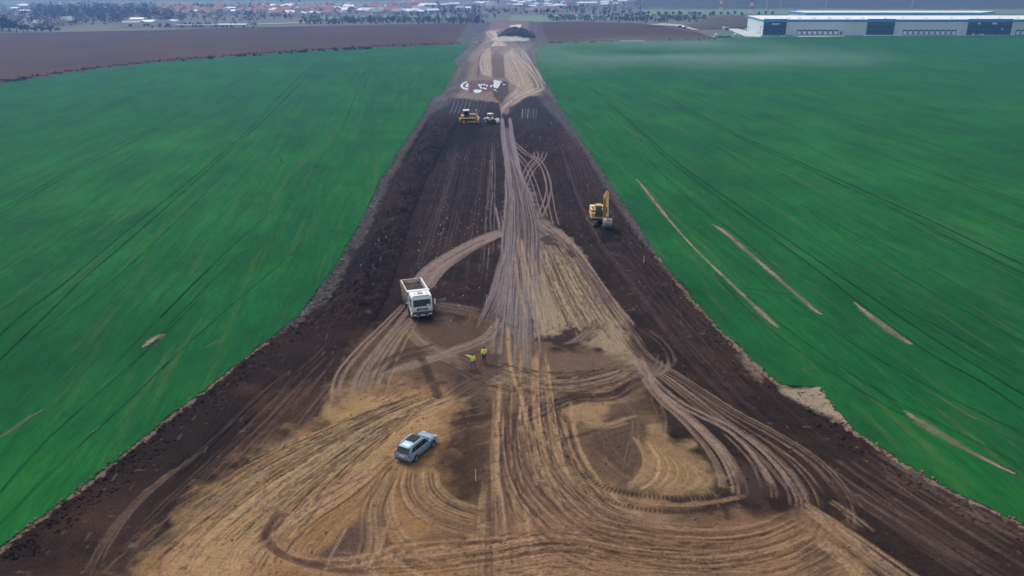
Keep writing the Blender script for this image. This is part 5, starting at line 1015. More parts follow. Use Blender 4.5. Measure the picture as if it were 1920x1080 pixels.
def docks(x0, n, pitch, missing=()):
    for k in range(n):
        x = fx_(x0) + k * pitch
        s_ = MB(); hw, ht, t = 1.62, 3.5, .42
        s_.box((x - hw + t / 2, -.15, .3 + ht / 2), (t, .3, ht)); s_.box((x + hw - t / 2, -.15, .3 + ht / 2), (t, .3, ht)); s_.box((x, -.15, .3 + ht - .45), (2 * hw - 2 * t, .3, .9)); s_.box((x, -.2, .35), (2 * hw - 2 * t, .4, .3))
        d_ = s_.build('dock_shelter', M_off, wh); fbox(x - hw + t, x + hw - t, -.2, -.02, .5, ht - .6).build('dock_door', M_roofw, d_)
        fbox(x + 1.4, x + 2.0, -.3, -.02, 5.0, 5.6).build('wall_lamp', M_white, wh)
pit = (fx_(1569) - fx_(1497)) / 7.35
docks(1497.5, 8, pit); docks(1695.5, 10, pit * 1.04); docks(1907, 6, pit * 1.04)
for x in (1487, 1577, 1681, 1803, 1898): fbox(fx_(x) - 1.8, fx_(x) + 1.8, -.08, -.0, .4, 3.6).build('sectional_door', M_dock, wh); fbox(fx_(x) - .3, fx_(x) + .3, -.3, -.08, 5.0, 5.6).build('wall_lamp', M_white, wh)
for x0 in (1480, 1500, 1530, 1560, 1590, 1620, 1660, 1700, 1740, 1790, 1840, 1880, 1915): fbox(fx_(x0), fx_(x0) + 2.2, 6 + (x0 % 7), 8 + (x0 % 7), HT + .45, HT + 1.05).build('roof_vent', M_roofw, wh)
fbox(fx_(1574.5), fx_(1577), -1.2, -.2, 0.1, 2.6).build('escape_door_porch', mat('rust_panel', (.3, .14, .09), .7), wh)
# dark openings on the side wall
for t, z in ((.12, 1.2), (.12, 3.2), (.28, 1.2), (.12, 5.4), (.9, 2.4)):
    p = a0 + side * t; MB().bar(p + Vector((0, 0, z)) + sn * .06, p + side.normalized() * 2.2 + Vector((0, 0, z)) + sn * .06, .1, 1.1).build('side_window', M_off, wh)
cu = bpy.data.curves.new('sign_lettering', 'FONT'); cu.body = 'PENNY'; cu.size = 2.1; cu.shear = .3; cu.extrude = .05; cu.offset = .06; cu.align_x = 'CENTER'
tx_ = bpy.data.objects.new('sign_tmp', cu); COL.objects.link(tx_); dg = bpy.context.evaluated_depsgraph_get(); mt = bpy.data.meshes.new_from_object(tx_.evaluated_get(dg)); bpy.data.objects.remove(tx_)
sg = bpy.data.objects.new('sign_lettering', mt); mt.materials.clear(); mt.materials.append(mat('sign_white', (.9, .9, .9), .5, 0)); COL.objects.link(sg); sg.parent = wh
sg.location = ((fx_(1444.5) + fx_(1458.5)) / 2, -.56, HT - 3.3); sg.rotation_euler = (R(90), 0, 0); sg.scale = (.78, .72, 1)
for x0, x1, z0, z1 in ((1829, 1833, HT - 3.0, HT - 1.8), (1855, 1864, HT - 3.0, HT - 1.9), (1875, 1877, 3.6, 5.0)): fbox(fx_(x0), fx_(x1), -.6, -.5, z0, z1).build('sign_panel', M_white, wh)
tag(wh, 'long pale warehouse with blue fascia, dark office fronts and rows of loading docks', 'warehouse')
# second hall behind
a2 = P3(1512, 23.6, 12.0); b2 = P3(1838, 23.6, 12.0); c2 = P3(1865, 21.3, 12.0); d2 = P3(1479, 21.0, 12.0)
w2 = empty('warehouse', (a2.x, a2.y, Gd)); lz = [Vector((v.x - a2.x, v.y - a2.y, 0)) for v in (a2, b2, c2, d2)]; H2 = 12.0 - Gd
MB().loft([lz, [v + Vector((0, 0, H2 - 2.2)) for v in lz]]).build('wall', M_wall, w2)
ctr = sum(lz, Vector()) / 4
MB().loft([[v + (v - ctr) * .001 + Vector((0, 0, H2 - 2.18)) for v in lz], [v + (v - ctr) * .001 + Vector((0, 0, H2)) for v in lz]]).build('fascia', mat('light_blue_fascia', (.08, .36, .55), .5, .05), w2)
MB().loft([[v + Vector((0, 0, H2 + .02)) for v in lz], [v + (ctr - v) * .12 + Vector((0, 0, H2 + .5)) for v in lz]]).build('roof', M_roofw, w2)
tag(w2, 'second pale warehouse roof with light blue fascia rising behind the long one', 'warehouse')

# ================================================================== FAR BUILDINGS
M_hw = mat('rendered_wall', (.66, .64, .60), .8, .08, scale=.1); M_hw2 = mat('cream_wall', (.60, .54, .44), .8, .08, scale=.1); M_rr = mat('red_tile_roof', (.36, .17, .13), .8, .25, scale=.15); M_rb = mat('brown_tile_roof', (.20, .12, .10), .8, .25, scale=.15); M_rw = mat('pale_sheet_roof', (.75, .77, .78), .5, .06, scale=.1); M_rg = mat('grey_roof', (.30, .32, .34), .7, .2)
def make_house(wm, rm, w_, d_, h_, rh, hip=False):
    r = empty('house', (0, 0, -.6)); wl = MB().box((0, 0, h_ / 2), (w_, d_, h_)).build('wall', wm, r)
    o = .45; q = w_ * (.22 if hip else .5); m = MB()
    m.add([(-w_ / 2 - o, -d_ / 2 - o, h_), (w_ / 2 + o, -d_ / 2 - o, h_), (w_ / 2 + o, d_ / 2 + o, h_), (-w_ / 2 - o, d_ / 2 + o, h_), (-q, 0, h_ + rh), (q, 0, h_ + rh)], [(0, 1, 5, 4), (2, 3, 4, 5), (1, 2, 5), (3, 0, 4), (0, 3, 2, 1)])
    rf = m.build('roof', rm, r); MB().box((w_ * .2, d_ * .15, h_ + rh * .9), (.7, .7, 1.4)).build('chimney', wm, rf)
    for x in (-w_ * .28, w_ * .05, w_ * .32): MB().box((x, -d_ / 2 - .02, h_ * .55), (1.1, .06, 1.2)).build('window', M_glass, wl)
    return r
kinds = [make_house(M_hw, M_rr, 11, 9, 3.4, 3.0), make_house(M_hw2, M_rb, 12, 8, 3.2, 2.6), make_house(M_hw, M_rw, 13, 9, 3.2, 1.8), make_house(M_hw, M_rr, 9, 9, 5.4, 2.8, True), make_house(M_hw2, M_rr, 14, 9, 3.4, 3.2, True), make_house(M_hw, M_rg, 10, 8, 3.3, 2.4)]
khl = ['white house with a red tiled gable roof in the village', 'cream house with a brown tiled roof in the village', 'low white house with a pale sheet roof in the village', 'two-storey white house with a red hipped roof in the village', 'wide cream house with a red hipped roof in the village', 'white house with a grey gable roof in the village']
hs = [(492, 30, 3, 1.3), (498, 26, 0, 1.1), (484, 29, 5, 1)]
hr = random.Random(11)
def band(x0, x1, y0, y1, n, ks):
    for _ in range(n): hs.append((hr.uniform(x0, x1), hr.uniform(y0, y1), hr.choice(ks), hr.uniform(.75, 1.15)))
band(290, 480, 12, 30, 30, [0, 1, 3, 4, 5, 2, 0]); band(480, 620, 12, 33, 44, [0, 0, 1, 2, 2, 3, 4, 5]); band(620, 800, 12, 24, 34, [0, 2, 2, 4, 5, 3]); band(740, 960, 6, 14, 18, [0, 2, 3, 5]); band(860, 1000, 5, 16, 10, [2, 5]); band(960, 1200, 3, 12, 26, [2, 2, 5, 0]); band(20, 290, 12, 18, 8, [0, 2]); band(480, 760, 13, 31, 40, [0, 2, 3, 5, 2]); band(300, 500, 14, 28, 20, [0, 2, 3]); band(480, 900, 13, 25, 36, [2, 5, 2]); band(900, 1200, 4, 14, 24, [2, 5])
band(755, 830, 24, 27, 8, [2, 2, 5]); band(1000, 1060, 12, 16, 6, [2, 2]); band(60, 140, 44, 50, 4, [5, 1])
used = set()
for x, y, k, sc in hs:
    X, Y = pt(x, y, -.6); o = kinds[k] if k not in used else copy_tree(kinds[k]); used.add(k)
    o.location = (X, Y, -.6); o.rotation_euler[2] = hr.uniform(-.5, .5) + (math.pi / 2 if hr.random() < .3 else 0); o.scale = (sc, sc, sc); tag(o, khl[k], 'house', 'houses of the far village')
def hall(x0, x1, y, h, dep, wm, rm, label, arched=False, rise=1.2):
    a = pt(x0, y, -.6); b = pt(x1, y, -.6); L = b[0] - a[0]; r = empty('hall', ((a[0] + b[0]) / 2, a[1], -.6))
    MB().box((0, dep / 2, h / 2), (L, dep, h)).build('wall', wm, r)
    n = 10 if arched else 2
    pr = [(-L / 2 - .3, h)] + [(-L / 2 + L * i / n, h + (rise * math.sin(math.pi * i / n) if arched else rise * (1 - abs(2 * i / n - 1)))) for i in range(0 if arched else 1, n + 1 if arched else n)] + [(L / 2 + .3, h)]
    if arched: m = MB().prism(pr, -.02, dep + .3)
    else: m = MB().loft([[(x, yy, h + .01) for x, yy in ((-L / 2 - .3, -.3), (L / 2 + .3, -.3), (L / 2 + .3, dep + .3), (-L / 2 - .3, dep + .3))], [(x, dep / 2 + s, h + rise) for x, s in ((-L / 2, -.1), (L / 2, -.1), (L / 2, .1), (-L / 2, .1))]])
    m.build('roof', rm, r)
    nn = max(1, int(L / 9))
    for k in range(nn): MB().box((-L / 2 + (k + .5) * L / nn, -.03, h * .4), (min(3, L / nn * .4), .08, h * .5)).build('door', M_dkgrey if k % 3 == 0 else M_dock, r)
    return tag(r, label, 'building')
hall(303, 327, 50.5, 4.6, 14, M_hw, M_hw, 'white barn with an arched front beyond the left brown field', True, 1.0)
hall(228, 262, 51, 3.8, 12, M_hw, M_rg, 'grey-roofed shed left of the white arched barn'); hall(262, 285, 49, 3.6, 20, M_hw, M_rw, 'white-roofed shed beside the white arched barn'); hall(243, 268, 46, 4.6, 12, M_hw, M_rw, 'low white-roofed building behind the sheds')
hall(329, 402, 52, 2.2, 4, mat('old_concrete_wall', (.45, .46, .42), .9, .2, scale=.3), M_rg, 'long low grey shed right of the arched barn', rise=.4); hall(404, 461, 51.5, 2.4, 6, M_hw2, M_rw, 'long pale low stable ending in a white gable', rise=.5)
hall(20, 34, 20, 3, 10, M_hw, M_rw, 'small white-roofed hall far left among the trees'); hall(36, 61, 24.5, 2.8, 10, M_hw, M_rw, 'long white-roofed hall far left among the trees'); hall(36, 47, 13, 3, 12, M_hw, M_rw, 'furthest white roof at the far left')
hall(522, 566, 4, 5, 20, M_hw, M_rw, 'very long white hall at the far edge of the village'); hall(425, 442, 19.5, 3, 10, M_hw, M_rw, 'white-roofed hall in the middle of the village'); hall(556, 582, 20.5, 3, 8, M_hw, M_rw, 'long white-roofed row beside red roofs')
hall(636, 664, 21, 3, 8, M_hw, M_rw, 'first of two long white roofs in a row'); hall(666, 684, 21, 3, 8, M_hw, M_rw, 'second of two long white roofs in a row'); hall(766, 792, 12, 5, 14, M_hw2, M_rr, 'long building with a red roof at the village edge', rise=3); hall(580, 588, 29.5, 3.5, 9, M_hw, M_rw, 'bright white shed at the near edge of the village')
hall(1084, 1120, 13.5, 5.5, 20, M_hw, M_rw, 'large white factory hall behind the trees', rise=1.5); hall(1088, 1116, 9, 8, 16, M_hw, M_rw, 'higher part of the white factory behind the hall', rise=1.5); hall(1044, 1060, 16, 4, 10, M_hw, M_rw, 'small white hall left of the factory'); hall(1160, 1176, 8.5, 5, 14, M_hw, M_rw, 'white hall at the foot of the wooded hill'); hall(960, 972, 10.5, 6, 14, M_hw, M_rw, 'white block at the left of the far buildings')
X, Y = pt(1091, 11, -.6); si = empty('silo', (X, Y, -.6)); MB().tube((0, 0, 0), (0, 0, 16), 3, n=16).build('tank', M_hw, si, True); MB().tube((0, 0, 16), (0, 0, 18.5), 3.1, .3, n=16).build('cap', M_rg, si); tag(si, 'tall pale silo of the factory', 'silo')

# ================================================================== TREES
def foliage_mat(name, c, c2): return mat(name, c, .9, scale=.9, col2=c2, detail=3, spec=.1)
M_con = foliage_mat('conifer_needles', (.012, .030, .020), (.022, .045, .028)); M_bare = foliage_mat('bare_twigs', (.085, .062, .058), (.055, .045, .042)); M_bush = foliage_mat('dry_bush', (.06, .05, .045), (.035, .04, .03)); M_ever = foliage_mat('dark_evergreen', (.012, .038, .022), (.03, .055, .03)); M_bark = mat('bark', (.07, .055, .045), .95, .3)
def clumps(n, fn, size, rr, tri=True):
    m = MB()
    for _ in range(n):
        p, s = fn(rr); q = Euler((rr.uniform(0, 6.3), rr.uniform(0, 6.3), rr.uniform(0, 6.3))).to_matrix(); s = s * size
        vs = [Vector(p) + q @ Vector(v) * s for v in ((-1, -.6, 0), (1, -.5, .2), (.3, .9, -.2), (-.8, .6, .15))]; m.add(vs, [(0, 1, 2), (0, 2, 3)])
    return m
def tree_proto(kind, seed):
    rr = random.Random(seed); r = empty('tree', (0, 0, -.6))
    if kind == 'conifer':
        h = 8.0; MB().tube((0, 0, 0), (0, 0, h * .9), .22, .05, 6).build('trunk', M_bark, r)
        f = lambda q: ((lambda t, a, rad: ((rad * math.cos(a), rad * math.sin(a), h * (.1 + .9 * t))))((t := q.random() ** 1.3), q.uniform(0, 6.28), (1 - t) * 2.1 * q.uniform(.5, 1.05) + .1), q.uniform(.6, 1.1) * (1.15 - .5 * t))
        clumps(260, f, .55, rr).build('crown', M_con, r)
    elif kind == 'round':
        h = 6.5; MB().tube((0, 0, 0), (.2, 0, h * .45), .3, .18, 6).tube((.2, 0, h * .45), (1.1, .3, h * .8), .15, .05, 5).tube((.2, 0, h * .45), (-.9, -.4, h * .8), .15, .05, 5).build('trunk', M_bark, r)
        cs_ = [(rr.uniform(-1.6, 1.6), rr.uniform(-1.6, 1.6), h * rr.uniform(.35, .85), rr.uniform(.9, 1.5)) for _ in range(8)]
        def f(q):
            c = q.choice(cs_); d = Vector((q.gauss(0, 1), q.gauss(0, 1), q.gauss(0, 1))).normalized() * c[3] * q.uniform(.5, 1.05); return (c[0] + d.x, c[1] + d.y, c[2] + d.z), q.uniform(.6, 1.2)
        clumps(320, f, .42, rr).build('crown', M_ever, r)
    else:
        h = 7.5; tr = MB().tube((0, 0, 0), (0, 0, h * .4), .25, .16, 6)
        tips = []
        for k in range(9):
            a = k * 2.4; b = Vector((math.cos(a) * rr.uniform(.8, 2.0), math.sin(a) * rr.uniform(.8, 2.0), h * rr.uniform(.65, .98))); tr.tube((0, 0, h * rr.uniform(.25, .4)), b, .10, .03, 4); tips.append(b)
        tr.build('trunk', M_bark, r)
        def f(q):
            c = q.choice(tips).lerp(Vector((0, 0, h * .5)), q.random() * .5); return (c.x + q.gauss(0, .5), c.y + q.gauss(0, .5), c.z + q.gauss(0, .5)), q.uniform(.5, 1.1)
        clumps(240, f, .24, rr).build('crown', M_bare, r)
    return r
protos = {k: [tree_proto(k, s) for s in range(2)] for k in ('conifer', 'round', 'bare')}
pu = set(); tr_ = random.Random(21)
def plant(kind, x, y, hpx, label, group, wsc=1.0):
    k = tr_.randrange(2); p = protos[kind][k]; o = p if (kind, k) not in pu else copy_tree(p); pu.add((kind, k))
    H0 = {'conifer': 8, 'round': 6.8, 'bare': 7.8}[kind]; X, Y = pt(x, y, -.6); s = hpx / (S(y) * 1.04) / H0
    o.location = (X, Y, -.6); o.rotation_euler[2] = tr_.uniform(0, 6.3); o.scale = (s * wsc, s * wsc, s); o.name = {'conifer': 'conifer_tree', 'round': 'evergreen_tree', 'bare': 'bare_tree'}[kind]
    return tag(o, label, 'tree', group)
for x, y, hp in ((312, 14, 9), (320, 13, 7), (330, 14, 7), (339, 14, 8), (371, 16, 11), (381, 21, 12), (498, 15, 6), (505, 15, 6), (521, 9, 4), (551, 14, 6), (571, 13, 6), (577, 13, 6), (592, 12, 8), (601, 12, 6), (646, 11, 7), (702, 11, 7), (751, 24, 8), (894, 9, 6), (147, 10, 7), (151, 14, 6), (215, 12, 6), (716, 14, 5), (756, 8, 5), (978, 8, 7), (983, 8, 6), (361, 22, 6), (420, 12, 5), (700, 16, 5), (468, 18, 9), (476, 16, 9)):
    plant('conifer', x, y, hp, 'dark conifer among the houses and trees of the village', 'conifers in the village')
for x, y, hp, wsc in ((986, 26, 6, 1.3), (1006, 27, 9, .9), (1027, 27, 12, 1.1), (1038, 27, 10, .9), (1080, 25, 7, .8), (1091, 27, 7, 1.3), (1112, 27, 8, 1.1), (1133, 27, 8, 1.5), (1141, 26, 7, 1.2), (1167, 27, 8, 1.3), (836, 24, 5, 1.2), (844, 24, 6, 1.2), (863, 24, 6, 1), (918, 26, 7, 1.2), (947, 24, 7, 1.2), (931, 22, 4, 1.2)):
    plant('round', x, y, hp, 'dark rounded tree in the spaced row along the far road', 'row of dark trees along the far road', wsc)
for x, y, hp, wsc in ((1207, 28, 6, 1.2), (1216, 28, 7.5, 1.2), (1235, 28, 7, 1.3), (1249, 29, 8, 1.2), (1262, 28, 7, 1.1), (1275, 29, 9, 1.3), (1292, 28, 6, 1.1), (1303, 29, 8, 1.2), (1313, 29, 7, 1.2), (1337, 29, 9, .9), (1351, 29, 7, 1.1), (1365, 29, 8, 1), (1377, 29, 9, .9), (1391, 29, 7, 1.2), (1422, 29, 7, 1.1), (1436, 29, 9, .9), (1448, 29, 8, 1), (1490, 22, 5, 1)):
    plant('round', x, y, hp, 'dark bushy tree in the line before the wooded hill', 'line of dark trees before the wooded hill', wsc)
for x, y, hp, wsc in ((4, 57, 27, 1.5), (18, 58, 28, 1.6), (32, 60, 18, 1.6), (44, 61, 14, 1.6), (52, 60, 15, 1.6), (66, 60, 12, 1.7), (80, 60, 12, 1.6), (95, 60, 12, 1.6), (-12, 60, 26, 1.6), (110, 60, 9, 1.6)):
    plant('round', x, y, hp, 'dark evergreen tree in the clump at the far left edge of the brown field', 'dark trees at the far left', wsc)
for x, y, hp in ((278, 123.5, 7), (155, 137, 9), (160, 136, 8), (147, 137, 6), (800, 86.5, 6), (50, 150, 6), (30, 152, 6), (70, 149, 5), (1264, 77, 5), (1272, 76.5, 4)):
    plant('bare', x, y, hp, 'leafless shrub on the grassy edge between the green and brown fields', 'shrubs along the field edges', 1.4)
def make_bush(seed):
    rr = random.Random(seed); cs_ = [(rr.uniform(-1.5, 1.5), rr.uniform(-.6, .6), rr.uniform(.3, .8), rr.uniform(.4, .8)) for _ in range(6)]
    def f(q):
        c = q.choice(cs_); d = Vector((q.gauss(0, 1), q.gauss(0, 1), q.gauss(0, 1))).normalized() * c[3] * q.uniform(.4, 1.05); return (c[0] + d.x, c[1] + d.y, max(.03, c[2] + d.z)), q.uniform(.6, 1.2)
    return clumps(220, f, .22, rr).build('bush', M_bush, None)
bp_ = [make_bush(1), make_bush(2)]; bu = set()
for x, y, hp, wd in ((343, 115.5, 4, 1), (392, 111.5, 5, 1), (400, 111, 4, 1), (448, 107, 5, 1.2), (460, 106.5, 4.5, 1), (476, 105.5, 5, 1), (488, 104.6, 4, 1), (525, 102, 4, 1), (545, 101, 4, 1), (562, 100, 6, 1), (570, 99.5, 5, 1), (604, 97, 5, 1), (628, 95.5, 7, 1), (650, 94.5, 5, 1), (662, 94, 5, 1), (682, 93, 5, 1.6), (692, 92.5, 4, 1.3), (757, 88.5, 3, 1.2), (20, 155, 6, 1.3), (40, 152, 7, 1.3), (1035, 82, 4, 1), (1048, 82, 4, 1), (1080, 81.5, 3, 1.2), (1110, 81, 4, 1.2), (1145, 80.5, 3, 1), (1255, 77, 4, 1.3), (1290, 77, 3, 1.3), (900, 83, 4, .8), (1310, 77, 3, 1.2), (1340, 75, 3, 1)):
    k = tr_.randrange(2); o = bp_[k] if k not in bu else bp_[k].copy()
    if k in bu: COL.objects.link(o)
    bu.add(k); X, Y = pt(x, y); s = hp / (S(y) * 1.04) / 1.4; o.location = (X, Y, .25); o.scale = (s * wd, s * wd, s); o.rotation_euler[2] = tr_.uniform(0, 6)
    tag(o, 'low brown bush on the edge between a green and a brown field', 'bush', 'bushes along the field edges')
# woodland and scrub masses
def wood(name, areas, m, label, hh, size, seed, per=34):
    rr = random.Random(seed); M = MB()
    for (x0, x1, y0, y1, n, hs_) in areas:
        for _ in range(n):
            x = rr.uniform(x0, x1); y = rr.uniform(y0, y1); X, Y = pt(x, y, -.6); h = hh * hs_ * rr.uniform(.6, 1.25); w_ = h * rr.uniform(.32, .55)
            for _k in range(per):
                a = rr.uniform(0, 6.28); t = rr.random() ** .7; rad = w_ * math.sqrt(max(0, 1 - (2 * t - 1.1) ** 2 * .8)) * rr.uniform(.3, 1); p = Vector((X + rad * math.cos(a), Y + rad * math.sin(a), -.5 + h * (.12 + .88 * t)))
                q = Euler((rr.uniform(0, 6.3), rr.uniform(0, 6.3), 0)).to_matrix(); s = size * rr.uniform(.6, 1.4)
                M.add([p + q @ Vector((-s, -s * .5, 0)), p + q @ Vector((s, -s * .4, 0)), p + q @ Vector((.1 * s, s, 0))], [(0, 1, 2)])
    return tag(M.build(name, m), label, kind='stuff')
M_w1 = foliage_mat('leafless_wood', (.105, .078, .085), (.06, .052, .06)); M_w2 = foliage_mat('grey_scrub', (.14, .125, .11), (.08, .085, .07)); M_w3 = foliage_mat('village_trees', (.10, .09, .085), (.055, .065, .055))
wood('woodland', [(70, 170, 22, 36, 60, 1), (60, 280, 18, 36, 170, 1.15), (165, 300, 24, 44, 90, 1.2), (110, 240, 36, 50, 60, .8), (0, 110, 28, 54, 70, .9), (-120, 10, 20, 58, 50, 1.2), (280, 350, 22, 42, 46, .8)], M_w1, 'dense leafless woodland left of the village', 9, .55, 41)
wood('scrub', [(560, 910, 40, 46, 150, .42), (640, 905, 36, 44, 150, .5), (700, 930, 28, 38, 60, .5), (270, 480, 46, 54, 60, .3), (560, 660, 40, 47, 40, .3), (480, 660, 33, 40, 30, .4)], M_w1, 'band of low leafless scrub behind the left brown field', 9, .4, 43)
wood('scrub', [(1028, 1310, 33, 41, 170, .35), (1160, 1400, 34, 44, 90, .3), (1010, 1200, 30, 36, 40, .3), (1130, 1340, 29, 33, 60, .35)], M_w2, 'grey green scrub behind the right brown field', 9, .42, 47)
wood('verge', [(x, x + 30, float(np.interp(x + 15, *TL)) - 1.6, float(np.interp(x + 15, *TL)) - .2, 16, .13) for x in range(-60, 870, 30)] + [(x, x + 30, float(np.interp(x + 15, *TR)) - 1.2, float(np.interp(x + 15, *TR)) - .2, 12, .12) for x in range(1030, 1400, 30)], M_bush, 'low broken verge of dry weeds between the green and brown fields', 9, .22, 61, 14)
wood('village_greenery', [(290, 480, 14, 44, 120, .5), (480, 620, 14, 37, 80, .38), (620, 900, 14, 28, 130, .42), (820, 1010, 12, 28, 80, .45), (1000, 1205, 8, 27, 120, .42), (60, 560, 9, 14, 60, .6), (900, 1200, 3, 9, 60, .5)], M_w3, 'trees and hedges between the houses of the village', 9, .5, 53, 26)

# ================================================================== POLES, PYLONS, SMALL VEHICLES
M_pole = mat('concrete_pole', (.62, .62, .60), .8, .08); M_pred = mat('signal_red', (.55, .08, .06), .6, .1); M_wire = mat('cable', (.1, .1, .1), .6, .1)
for x, y, h, l in ((578, 48, 9, 'pale concrete power pole at the end of the scrub band'), (644, 47, 8, 'pale power pole before the left scrub band'), (826, 44.5, 9, 'pale concrete power pole behind the left brown field'), (918, 43, 8.5, 'pale concrete power pole beside the white barrier at the end of the strip'), (1085, 40.5, 9.5, 'pale concrete power pole behind the right brown field'), (1203, 27, 24, 'very tall pale pole beside the spaced trees'), (1547, 19, 22, 'slender pale mast above the first office front'), (1709, 17, 22, 'slender pale mast above the middle of the warehouse'), (1436, 26, 20, 'thin grey mast left of the second warehouse'), (1462, 24, 18, 'thin grey mast at the left end of the second warehouse'), (1072, 14, 20, 'tall grey mast left of the factory silo'), (1076, 12, 22, 'second grey mast beside the factory silo')):
    X, Y = pt(x, y, -.6); r = empty('power_pole', (X, Y, -.6)); k = 1 + h / 40
    MB().tube((0, 0, 0), (0, 0, h), .24 * k, .13 * k, 8).build('pole', M_pole, r); MB().box((0, 0, h - .5), (2.0, .14, .14)).build('crossarm', M_pole, r)
    for s in (-.85, 0, .85): MB().tube((s, 0, h - .43), (s, 0, h - .1), .07, n=6).build('insulator', M_white, r)
    tag(r, l, 'pole', 'power poles and masts')
def pylon(x, y, H_, label):
    X, Y = pt(x, y, -.6); r = empty('pylon', (X, Y, -.6)); n = 10; bw_, tw = 3.4, .7
    lv = [(H_ * k / n, bw_ + (tw - bw_) * (k / n) ** .8) for k in range(n + 1)]
    for k in range(n):
        (z0, w0), (z1, w1) = lv[k], lv[k + 1]; c0 = [Vector((a * w0 / 2, b * w0 / 2, z0)) for a, b in ((-1, -1), (1, -1), (1, 1), (-1, 1))]; c1 = [Vector((a * w1 / 2, b * w1 / 2, z1)) for a, b in ((-1, -1), (1, -1), (1, 1), (-1, 1))]; m = MB()
        for i in range(4): j = (i + 1) % 4; m.tube(c0[i], c1[i], .22, n=4); m.tube(c0[i], c1[j], .13, n=4); m.tube(c0[j], c1[i], .13, n=4); m.tube(c1[i], c1[j], .13, n=4)
        m.build('lattice_section', M_pred if k % 2 == 1 else M_white, r)
    for z in (.72, .84, .96): MB().bar((-6, 0, H_ * z), (6, 0, H_ * z), .4, .4).build('crossarm', M_white, r)
    return tag(r, label, 'pylon', 'red and white lattice pylons')
pylon(1351.5, 20, 38, 'red and white lattice pylon left of the warehouse corner, the left one'); pylon(1408, 24.5, 38, 'red and white lattice pylon directly above the warehouse corner')
def make_far_car(m, van=False):
    r = empty('parked_van' if van else 'parked_car', (0, 0, 0)); L, W_, h = (5.6, 2.1, 2.5) if van else (4.3, 1.75, .85)
    if van: MB().prism([(-2.8, .35), (2.8, .35), (2.8, 1.2), (2.2, 1.9), (1.7, 2.5), (-2.8, 2.5)], -1, 1).build('body', m, r); MB().quad((2.79, -.8, 1.25), (2.79, .8, 1.25), (2.25, .8, 1.88), (2.25, -.8, 1.88)).build('windscreen', M_glass, r)
    else: MB().prism([(-2.15, .3), (2.15, .3), (2.15, .75), (1.2, .95), (-2.0, .98), (-2.15, .8)], -.87, .87).build('body', m, r); c = MB().prism([(-1.9, .96), (1.15, .94), (.4, 1.45), (-1.3, 1.47)], -.78, .78).build('cabin', M_glass, r); MB().box((-.45, 0, 1.48), (1.6, 1.4, .04)).build('roof', m, r)
    for x in (-L * .31, L * .31):
        for s in (-1, 1): MB().tube((x, s * (W_ / 2 - .2), .33), (x, s * W_ / 2, .33), .33, n=12).build('wheel', M_blk, r)
    return r
M_cb = mat('blue_car_paint', (.05, .09, .2), .3, .05); M_cr = mat('dark_red_car_paint', (.25, .06, .05), .3, .05); M_cw = mat('white_car_paint', (.8, .8, .8), .3, .05)
pc = {k: make_far_car(m_) for k, m_ in (('white', M_cw), ('blue', M_cb), ('red', M_cr))}; seen = set()
for x, y, k, rz, l in ((1815, 66, 'white', 10, 'leftmost white car before the wide office front'), (1824, 67, 'white', 60, 'second white car before the wide office front'), (1829, 65.5, 'red', 30, 'dark red car before the wide office front'), (1838, 66.8, 'white', 100, 'white car in the middle before the wide office front'), (1846, 66, 'white', 15, 'rightmost white car before the wide office front'), (1351, 71.8, 'blue', 5, 'dark blue car at the left in the small car park'), (1358, 72, 'blue', 95, 'dark blue car in the middle of the small car park'), (1366, 71.6, 'blue', 10, 'dark blue car at the right in the small car park'), (1343, 71.2, 'white', 20, 'white car leftmost in the small car park'), (1378, 71, 'white', 0, 'white car rightmost in the small car park'), (1276, 52, 'blue', 0, 'dark car on the pale track at the field corner'), (1283, 53, 'blue', 40, 'second dark car on the pale track at the field corner'), (1470, 70.5, 'white', 0, 'white car on the verge below the lettered office front'), (1755, 65.5, 'red', 0, 'dark red car before the middle docks'), (1763, 66, 'red', 80, 'second dark red car before the middle docks')):
    o = pc[k] if k not in seen else copy_tree(pc[k]); seen.add(k); X, Y = pt(x, y); o.location = (X, Y, .22); o.rotation_euler[2] = R(rz); tag(o, l, 'car', 'cars parked by the warehouse')
v1 = make_far_car(M_cw, True); X, Y = pt(1889, 65.5); v1.location = (X, Y, .22); v1.scale = (1.3, 1.2, 1.2); tag(v1, 'white van at the right end of the wide office front', 'van')
for x, y, l in ((1357, 55.5, 'white equipment cabinet on the mown grass'), (1363.5, 57, 'white-topped dark cabinet at the start of the concrete way')):
    X, Y = pt(x, y); r = empty('equipment_cabinet', (X, Y, .12)); MB().box((0, 0, 1), (2.0, 1.6, 2.0)).build('body', M_white if x < 1360 else M_dkgrey, r); MB().box((0, 0, 2.1), (2.2, 1.8, .2)).build('lid', M_white, r); tag(r, l, 'cabinet')
for x, y, l in ((1345, 70.5, 'small glass shelter left in the car park'), (1380, 70, 'small pale shelter right in the car park')):
    X, Y = pt(x, y); r = empty('bike_shelter', (X, Y, .12)); MB().prism([(-2.2, 1.9), (0, 2.6), (2.2, 1.9), (2.2, 1.8), (0, 2.5), (-2.2, 1.8)], -1, 1).build('roof', M_rw, r)
    for a in (-2, 2):
        for b in (-.9, .9): MB().tube((a, b, 0), (a, b, 1.85), .06, n=6).build('post', M_pole, r)
    tag(r, l, 'shelter')

